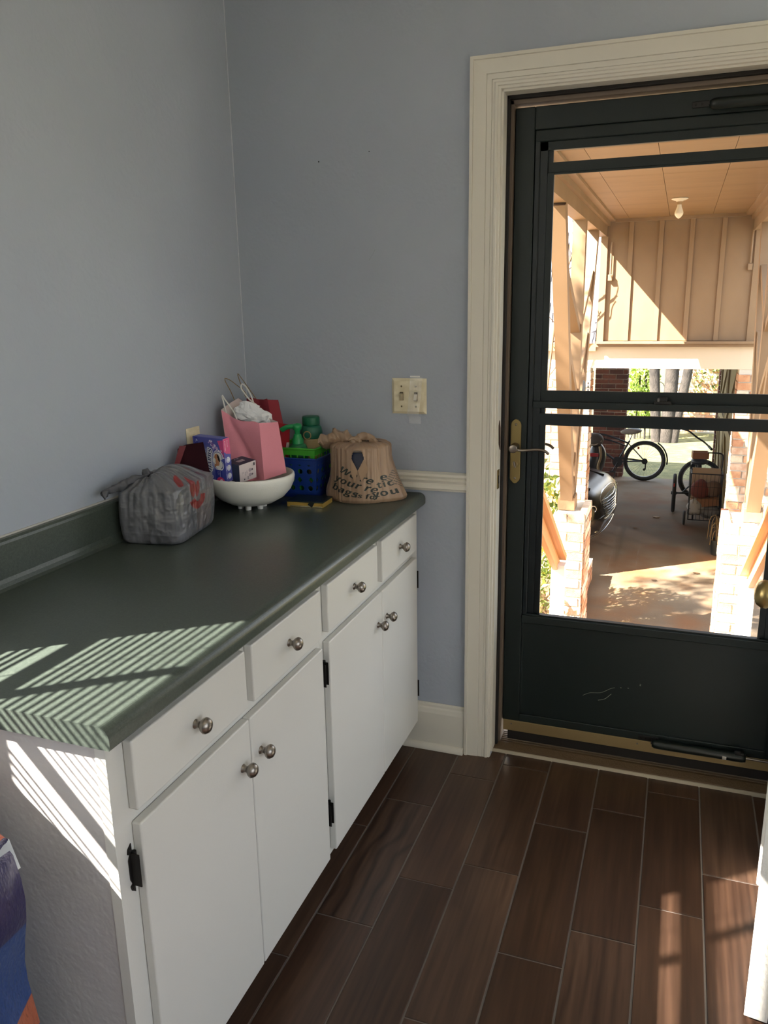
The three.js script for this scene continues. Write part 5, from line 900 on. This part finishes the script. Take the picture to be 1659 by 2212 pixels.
// ---- dark bundle with a red strip between the brick wall and the bicycle
{
  const b = thing('storage_bundle', 'dark bulky equipment with a red strip standing behind the car', 'equipment', [0.36, G, -9.2]);
  mesh('dark_shell', warp(new THREE.SphereGeometry(0.24, 32, 20), (v) => { v.x *= 0.62; v.y *= 1.5; v.z *= 0.6; v.x += 0.06 * Math.sin(v.y * 6); }).translate(-0.04, 0.42, 0), S(0x17181a, 0.3), b);
  mesh('cap', warp(new THREE.SphereGeometry(0.12, 24, 14), (v) => { v.y *= 0.8; }).translate(-0.02, 0.82, 0.04), S(0x4a443f, 0.7), b);
  mesh('pale_trim', tube([[-0.12, 0.80, 0.10], [-0.02, 0.76, 0.14], [0.08, 0.82, 0.11]], 0.008, 20, 6), S(0xb9b2a6, 0.5), b);
  mesh('red_strip', rb(0.16, 0.05, 0.03, 0.008, -0.03, 0.62, 0.15), S(0xa8242c, 0.35), b);
  mesh('tan_strap', tube([[0.06, 0.74, 0.12], [0.08, 0.60, 0.15], [0.05, 0.45, 0.16], [0.09, 0.30, 0.14], [0.10, 0.12, 0.13]], 0.018, 30, 8), S(0x94815e, 0.6), b);
  mesh('foot', rb(0.26, 0.12, 0.22, 0.03, 0, 0.06, 0), S(0x141414, 0.6), b);
}
// ---- adult tricycle with a wooden box on the saddle
{
  const t = thing('tricycle', 'old three-wheeled cycle behind the wire cart', 'tricycle', [1.64, G, -8.62]);
  wheel(t, -0.20, 0.255, 0.08, 0.255, 0.024, 'x', 20); wheel(t, 0.20, 0.255, 0.0, 0.255, 0.024, 'x', 20);
  wheel(t, 0.13, 0.29, -0.72, 0.29, 0.026, 'z', 20);
  mesh('axle', rod(V(-0.20, 0.255, 0.08), V(0.20, 0.255, 0.0), 0.012), M.iron, t);
  mesh('frame', [tube([[0, 0.26, 0.03], [0.02, 0.30, -0.25], [0.03, 0.48, -0.48], [0.03, 0.66, -0.62]], 0.017, 24, 8), rod(V(0.02, 0.30, -0.25), V(0.06, 0.60, -0.15), 0.014), rod(V(0.03, 0.60, -0.60), V(0.13, 0.29, -0.70), 0.014), rod(V(-0.10, 0.26, 0.06), V(0.02, 0.32, -0.25), 0.010)], M.iron, t);
  mesh('rear_mudguard', new THREE.TorusGeometry(0.29, 0.03, 8, 30, 2.6).rotateY(Math.PI / 2).rotateX(-0.5).translate(0.02, 0.31, -0.45).rotateY(0.0), S(0x161718, 0.4), t);
  const s = mesh('saddle', warp(new THREE.SphereGeometry(0.13, 24, 14), (v) => { v.y *= 0.34; v.z *= 0.95; v.x *= 0.85; }).translate(0.09, 0.655, -0.12), S(0x15171a, 0.45), t);
  mesh('saddle_spring', [cyl(0.03, 0.035, 0.09, 14).translate(0.09, 0.58, -0.12)], M.iron, s);
  mesh('handlebar', tube([[-0.10, 1.02, -0.42], [-0.06, 0.99, -0.50], [0.04, 0.90, -0.60], [0.14, 0.84, -0.56], [0.20, 0.80, -0.46]], 0.012, 30, 8), M.iron, t);
  mesh('grip', [rod(V(-0.17, 1.055, -0.34), V(-0.10, 1.02, -0.42), 0.018), rod(V(0.20, 0.80, -0.46), V(0.235, 0.775, -0.38), 0.018)], M.blackPlastic, t);
  mesh('reflector', rb(0.012, 0.045, 0.03, 0.004, -0.205, 0.40, 0.285).translate(0, 0.0, 0.0), S(0xd02a22, 0.3), t);
  const w = thing('wooden_box', 'small orange-brown wooden box resting on the tricycle saddle', 'box', [1.73, G + 0.701, -8.72], 0.1);
  const woodM = S(0x9a6232, 0.6);
  mesh('side', [bx(0.20, 0.085, 0.012, 0, 0.043, 0.07), bx(0.20, 0.085, 0.012, 0, 0.043, -0.07), bx(0.012, 0.085, 0.14, 0.094, 0.043, 0), bx(0.012, 0.085, 0.14, -0.094, 0.043, 0)], woodM, w); mesh('bottom', bx(0.2, 0.01, 0.15, 0, 0.005, 0), woodM, w);
}
// ---- wire shopping cart with its load
{
  const c = thing('wire_cart', 'folding black wire shopping cart by the storage doors', 'cart', [1.80, G, -8.0]);
  const w = 0.36, d = 0.28, y0 = 0.08, y1 = 0.66, m = M.iron, L = [];
  const box4 = (y) => [V(-w / 2, y, d / 2), V(w / 2, y, d / 2), V(w / 2, y, -d / 2), V(-w / 2, y, -d / 2)];
  const lo = box4(y0), hi = box4(y1);
  mesh('cart_frame', [0, 1, 2, 3].flatMap((i) => [rod(lo[i], hi[i], 0.007), rod(lo[i], lo[(i + 1) % 4], 0.006), rod(hi[i], hi[(i + 1) % 4], 0.007)]), m, c);
  for (let k = 1; k < 8; k++) { const x = -w / 2 + w * k / 8; L.push(rod(V(x, y0, d / 2), V(x, y1, d / 2), 0.0022, 5), rod(V(x, y0, -d / 2), V(x, y1, -d / 2), 0.0022, 5), rod(V(x, y0, -d / 2), V(x, y0, d / 2), 0.0022, 5)); }
  for (let k = 1; k < 6; k++) { const z = -d / 2 + d * k / 6; L.push(rod(V(w / 2, y0, z), V(w / 2, y1, z), 0.0022, 5), rod(V(-w / 2, y0, z), V(-w / 2, y1, z), 0.0022, 5)); }
  for (const y of [0.22, 0.36, 0.5]) for (let i = 0; i < 4; i++) { const q = box4(y); L.push(rod(q[i], q[(i + 1) % 4], 0.0022, 5)); }
  mesh('wire_mesh', L, m, c).userData.kind = 'stuff';
  mesh('handle', tube([[0.17, y1, -d / 2], [0.18, 0.78, -d / 2], [0.165, 0.86, -d / 2], [0.12, 0.875, -d / 2], [0.0, 0.875, -d / 2]], 0.009, 30, 8), m, c);
  for (const [x, z] of [[-0.225, 0.10], [0.2, 0.10]]) { const v = mesh('wheel', new THREE.TorusGeometry(0.075, 0.015, 10, 28).rotateY(Math.PI / 2).translate(x, 0.09, z), tireM, c); mesh('hub', cyl(0.06, 0.06, 0.012, 20).rotateZ(Math.PI / 2).translate(x, 0.09, z), M.blackPlastic, v); }
  for (const x of [-0.12, 0.12]) mesh('caster', [new THREE.TorusGeometry(0.03, 0.01, 8, 18).rotateY(Math.PI / 2).translate(x, 0.04, -d / 2), rod(V(x, 0.04, -d / 2), V(x, y0, -d / 2), 0.006)], tireM, c);
  const put = (n, l, cat, g, col, x, y, z) => { const o = mesh(n, g, S(col, 0.75), null); o.position.set(1.80 + x, G + y, -8.0 + z); return tag(o, l, cat); };
  put('cardboard_sheet', 'pale cardboard sheet standing at the back of the wire cart', 'cardboard', rb(0.325, 0.60, 0.02, 0.003, 0, 0.30, 0), 0xb59a78, 0.0, 0.09, -0.105);
  put('cloth_bundle', 'dark red cloth bundle in the wire cart', 'bundle', warp(new THREE.SphereGeometry(0.13, 28, 20), (v) => { const k = 0.85 + 0.4 * n3(v.x * 14, v.y * 14, v.z * 14, 3); v.multiplyScalar(k); v.y *= 0.85; v.z *= 0.7; v.x *= 0.95; }), 0x6b2f22, -0.055, 0.44, 0.01);
  put('canvas_bag', 'brown canvas bag beside the red bundle in the wire cart', 'bag', warp(new THREE.SphereGeometry(0.10, 24, 18), (v) => { v.multiplyScalar(0.85 + 0.35 * n3(v.x * 16, v.y * 16, v.z * 16, 5)); v.z *= 0.7; }), 0x6d5440, 0.085, 0.45, 0.02);
  put('cardboard_box', 'flat brown cardboard box lying slanted under the red bundle', 'box', rb(0.26, 0.10, 0.18, 0.004, 0, 0, 0).rotateZ(0.16), 0x8a5d38, 0.03, 0.30, 0.02);
  put('plastic_bag', 'crumpled white plastic bag at the wheel side of the wire cart', 'plastic bag', warp(new THREE.SphereGeometry(0.095, 28, 20), (v) => { v.multiplyScalar(0.75 + 0.6 * n3(v.x * 20, v.y * 20, v.z * 20, 7)); v.z *= 0.8; }), 0xa9a69e, -0.105, 0.235, 0.075);
  put('plastic_bag', 'grey translucent bag filling the bottom of the wire cart', 'plastic bag', warp(new THREE.SphereGeometry(0.12, 28, 20), (v) => { v.multiplyScalar(0.8 + 0.5 * n3(v.x * 15, v.y * 15, v.z * 15, 9)); v.y *= 0.7; v.z *= 0.8; }), 0x77746f, 0.065, 0.175, 0.02);
}
for (const [x, z, s, col, where] of [[1.245, -8.15, 0.03, 0xb0a08a, 'pale dry leaf lying between the car and the tricycle'], [1.02, -7.55, 0.02, 0x6a5034, 'brown dry leaf lying just past the car nose'], [1.70, -5.95, 0.022, 0x5d452d, 'brown dry leaf lying in front of the potted plant'], [1.30, -5.60, 0.018, 0x4b3826, 'dark dry leaf at the edge of the sunlit concrete']]) tag(mesh('dry_leaf', warp(new THREE.SphereGeometry(s, 8, 6), (v) => { v.y *= 0.25; v.x *= 1.6; v.y += 3 * v.x * v.x; }).translate(x, G + 0.008, z), S(col, 0.9)), where, 'leaf', 'dry leaves on the carport floor');
// ---- black car, nose just past the brick wall
{
  const car = thing('car', 'glossy black sedan with a chrome grille, its nose showing past the brick wall', 'car', [0.745, G, -6.98], 0.0);
  car.rotation.y = -0.09; car.scale.y = 0.83;   // local +x is forward
  const black = S(0x050506, 0.22);
  // stations along the body: distance behind the nose, half width, height of the belt, bottom
  const st = [[0.0, 0.42, 0.50, 0.40], [0.015, 0.60, 0.64, 0.27], [0.06, 0.72, 0.74, 0.22], [0.16, 0.82, 0.81, 0.20], [0.32, 0.885, 0.86, 0.19], [0.6, 0.92, 0.90, 0.18], [1.1, 0.935, 0.95, 0.18], [1.5, 0.935, 0.98, 0.18], [3.9, 0.935, 1.02, 0.18], [4.7, 0.90, 1.02, 0.22], [4.95, 0.80, 0.90, 0.35]];
  const n = 36, pos = [], ix = [];
  st.forEach(([s, w, h, b]) => { for (let i = 0; i <= n; i++) { const a = i / n * 2 * Math.PI, c = Math.cos(a), d = Math.sin(a), e = 0.42; pos.push(-s, (h + b) / 2 + (h - b) / 2 * Math.sign(d) * Math.abs(d) ** e, w * Math.sign(c) * Math.abs(c) ** e); } });
  for (let j = 0; j < st.length - 1; j++) for (let i = 0; i < n; i++) { const k = j * (n + 1) + i; ix.push(k, k + 1, k + n + 1, k + 1, k + n + 2, k + n + 1); }
  const cap = (j, flip) => { const c0 = pos.length / 3; pos.push(-st[j][0], (st[j][2] + st[j][3]) / 2, 0); for (let i = 0; i < n; i++) { const k = j * (n + 1) + i; ix.push(...(flip ? [c0, k + 1, k] : [c0, k, k + 1])); } };
  cap(0, true); cap(st.length - 1, false);
  const g = new THREE.BufferGeometry(); g.setAttribute('position', new THREE.Float32BufferAttribute(pos, 3)); g.setIndex(ix); g.computeVertexNormals();
  mesh('body', g, black, car);
  const cab = warp(new THREE.BoxGeometry(2.7, 0.5, 1.5, 12, 6, 8), (v) => { const t = (v.y + 0.25) / 0.5; v.x *= 1 - 0.32 * t; v.z *= 1 - 0.14 * t; v.y -= 0.06 * (v.x / 1.35) ** 2 * t; }).translate(-2.85, 1.20, 0);
  mesh('cabin', cab, Ph(0x12161a, 0.08, { clearcoat: 1 }), car);
  mesh('hood_crease', [tube([[-0.16, 0.818, 0.42], [-0.6, 0.905, 0.50], [-1.3, 0.965, 0.56]], 0.012, 20, 6), tube([[-0.16, 0.818, -0.42], [-0.6, 0.905, -0.50], [-1.3, 0.965, -0.56]], 0.012, 20, 6)], black, car);
  // grille: chrome surround and dark wave bars, set in the curved nose
  const noseX = (z, y) => { const a = Math.abs(z) / 0.62; return 0.022 - 0.10 * a * a - 0.10 * Math.max(0, (y - 0.62)) / 0.2; };
  const gr = [[-0.44, 0.70], [0.44, 0.70], [0.47, 0.64], [0.40, 0.42], [0.34, 0.40], [-0.34, 0.40], [-0.40, 0.42], [-0.47, 0.64]].map(([z, y]) => V(noseX(z, y) + 0.012, y, z));
  const gm = mesh('grille', [tube(gr, 0.014, 80, 8, true)], M.chrome, car);
  for (let k = 0; k < 7; k++) { const y = 0.435 + k * 0.038, zz = 0.33 + k * 0.018, p = []; for (let i = -4; i <= 4; i++) p.push(V(noseX(i / 4 * zz, y) + 0.012, y + 0.004 * (i % 2), i / 4 * zz)); mesh('grille_bar', tube(p, 0.007, 32, 6), M.chrome, gm); }
  mesh('grille_backing', tube([[0.0, 0.55, -0.3], [0.012, 0.55, 0], [0.0, 0.55, 0.3]], 0.012, 10, 6).scale(1, 1, 1), M.blackPlastic, gm);
  for (const s of [1, -1]) {
    const hl = mesh('headlight', warp(new THREE.SphereGeometry(0.12, 24, 16), (v) => { v.y *= 0.78; v.z *= 1.05; v.x *= 0.72; }).translate(-0.13, 0.625, s * 0.62), S(0xa9b8ad, 0.12), car);
    mesh('lamp_rim', new THREE.TorusGeometry(0.045, 0.008, 8, 24).rotateY(Math.PI / 2 - s * 0.9).translate(-0.075, 0.625, s * 0.70), M.chrome, hl);
    mesh('marker_lamp', warp(new THREE.SphereGeometry(0.09, 20, 12), (v) => { v.y *= 0.6; v.z *= 0.5; v.x *= 1.4; }).translate(-0.34, 0.64, s * 0.845), S(0xd8cfb4, 0.2), car);
    mesh('fog_lamp', warp(new THREE.SphereGeometry(0.07, 18, 12), (v) => { v.y *= 0.45; }).translate(-0.09, 0.30, s * 0.60), M.chrome, car);
    mesh('wheel', [new THREE.TorusGeometry(0.25, 0.09, 14, 40).translate(-0.92, 0.335, s * 0.84), new THREE.TorusGeometry(0.25, 0.09, 14, 40).translate(-3.95, 0.335, s * 0.84)], tireM, car);
    mesh('wheel_disc', [cyl(0.21, 0.21, 0.06, 32).rotateX(Math.PI / 2).translate(-0.92, 0.335, s * 0.86), cyl(0.21, 0.21, 0.06, 32).rotateX(Math.PI / 2).translate(-3.95, 0.335, s * 0.86)], M.chrome, car);
  }
  mesh('chrome_lip', tube([[-0.30, 0.225, 0.89], [-0.14, 0.225, 0.79], [-0.05, 0.235, 0.62], [-0.01, 0.245, 0.4], [0.0, 0.25, 0], [-0.02, 0.245, -0.4]], 0.009, 40, 8), M.chrome, car);
  mesh('bumper_crease', tube([[-0.5, 0.50, 0.925], [-0.2, 0.49, 0.85], [-0.04, 0.47, 0.66], [0.005, 0.46, 0.4]], 0.012, 40, 8), black, car);
}
// ================================================================ hand over
const renderer = new THREE.WebGLRenderer({ antialias: true });
renderer.toneMapping = THREE.LinearToneMapping;
renderer.toneMappingExposure = EXPOSURE;
renderer.shadowMap.enabled = true;
renderer.render(scene, camera);
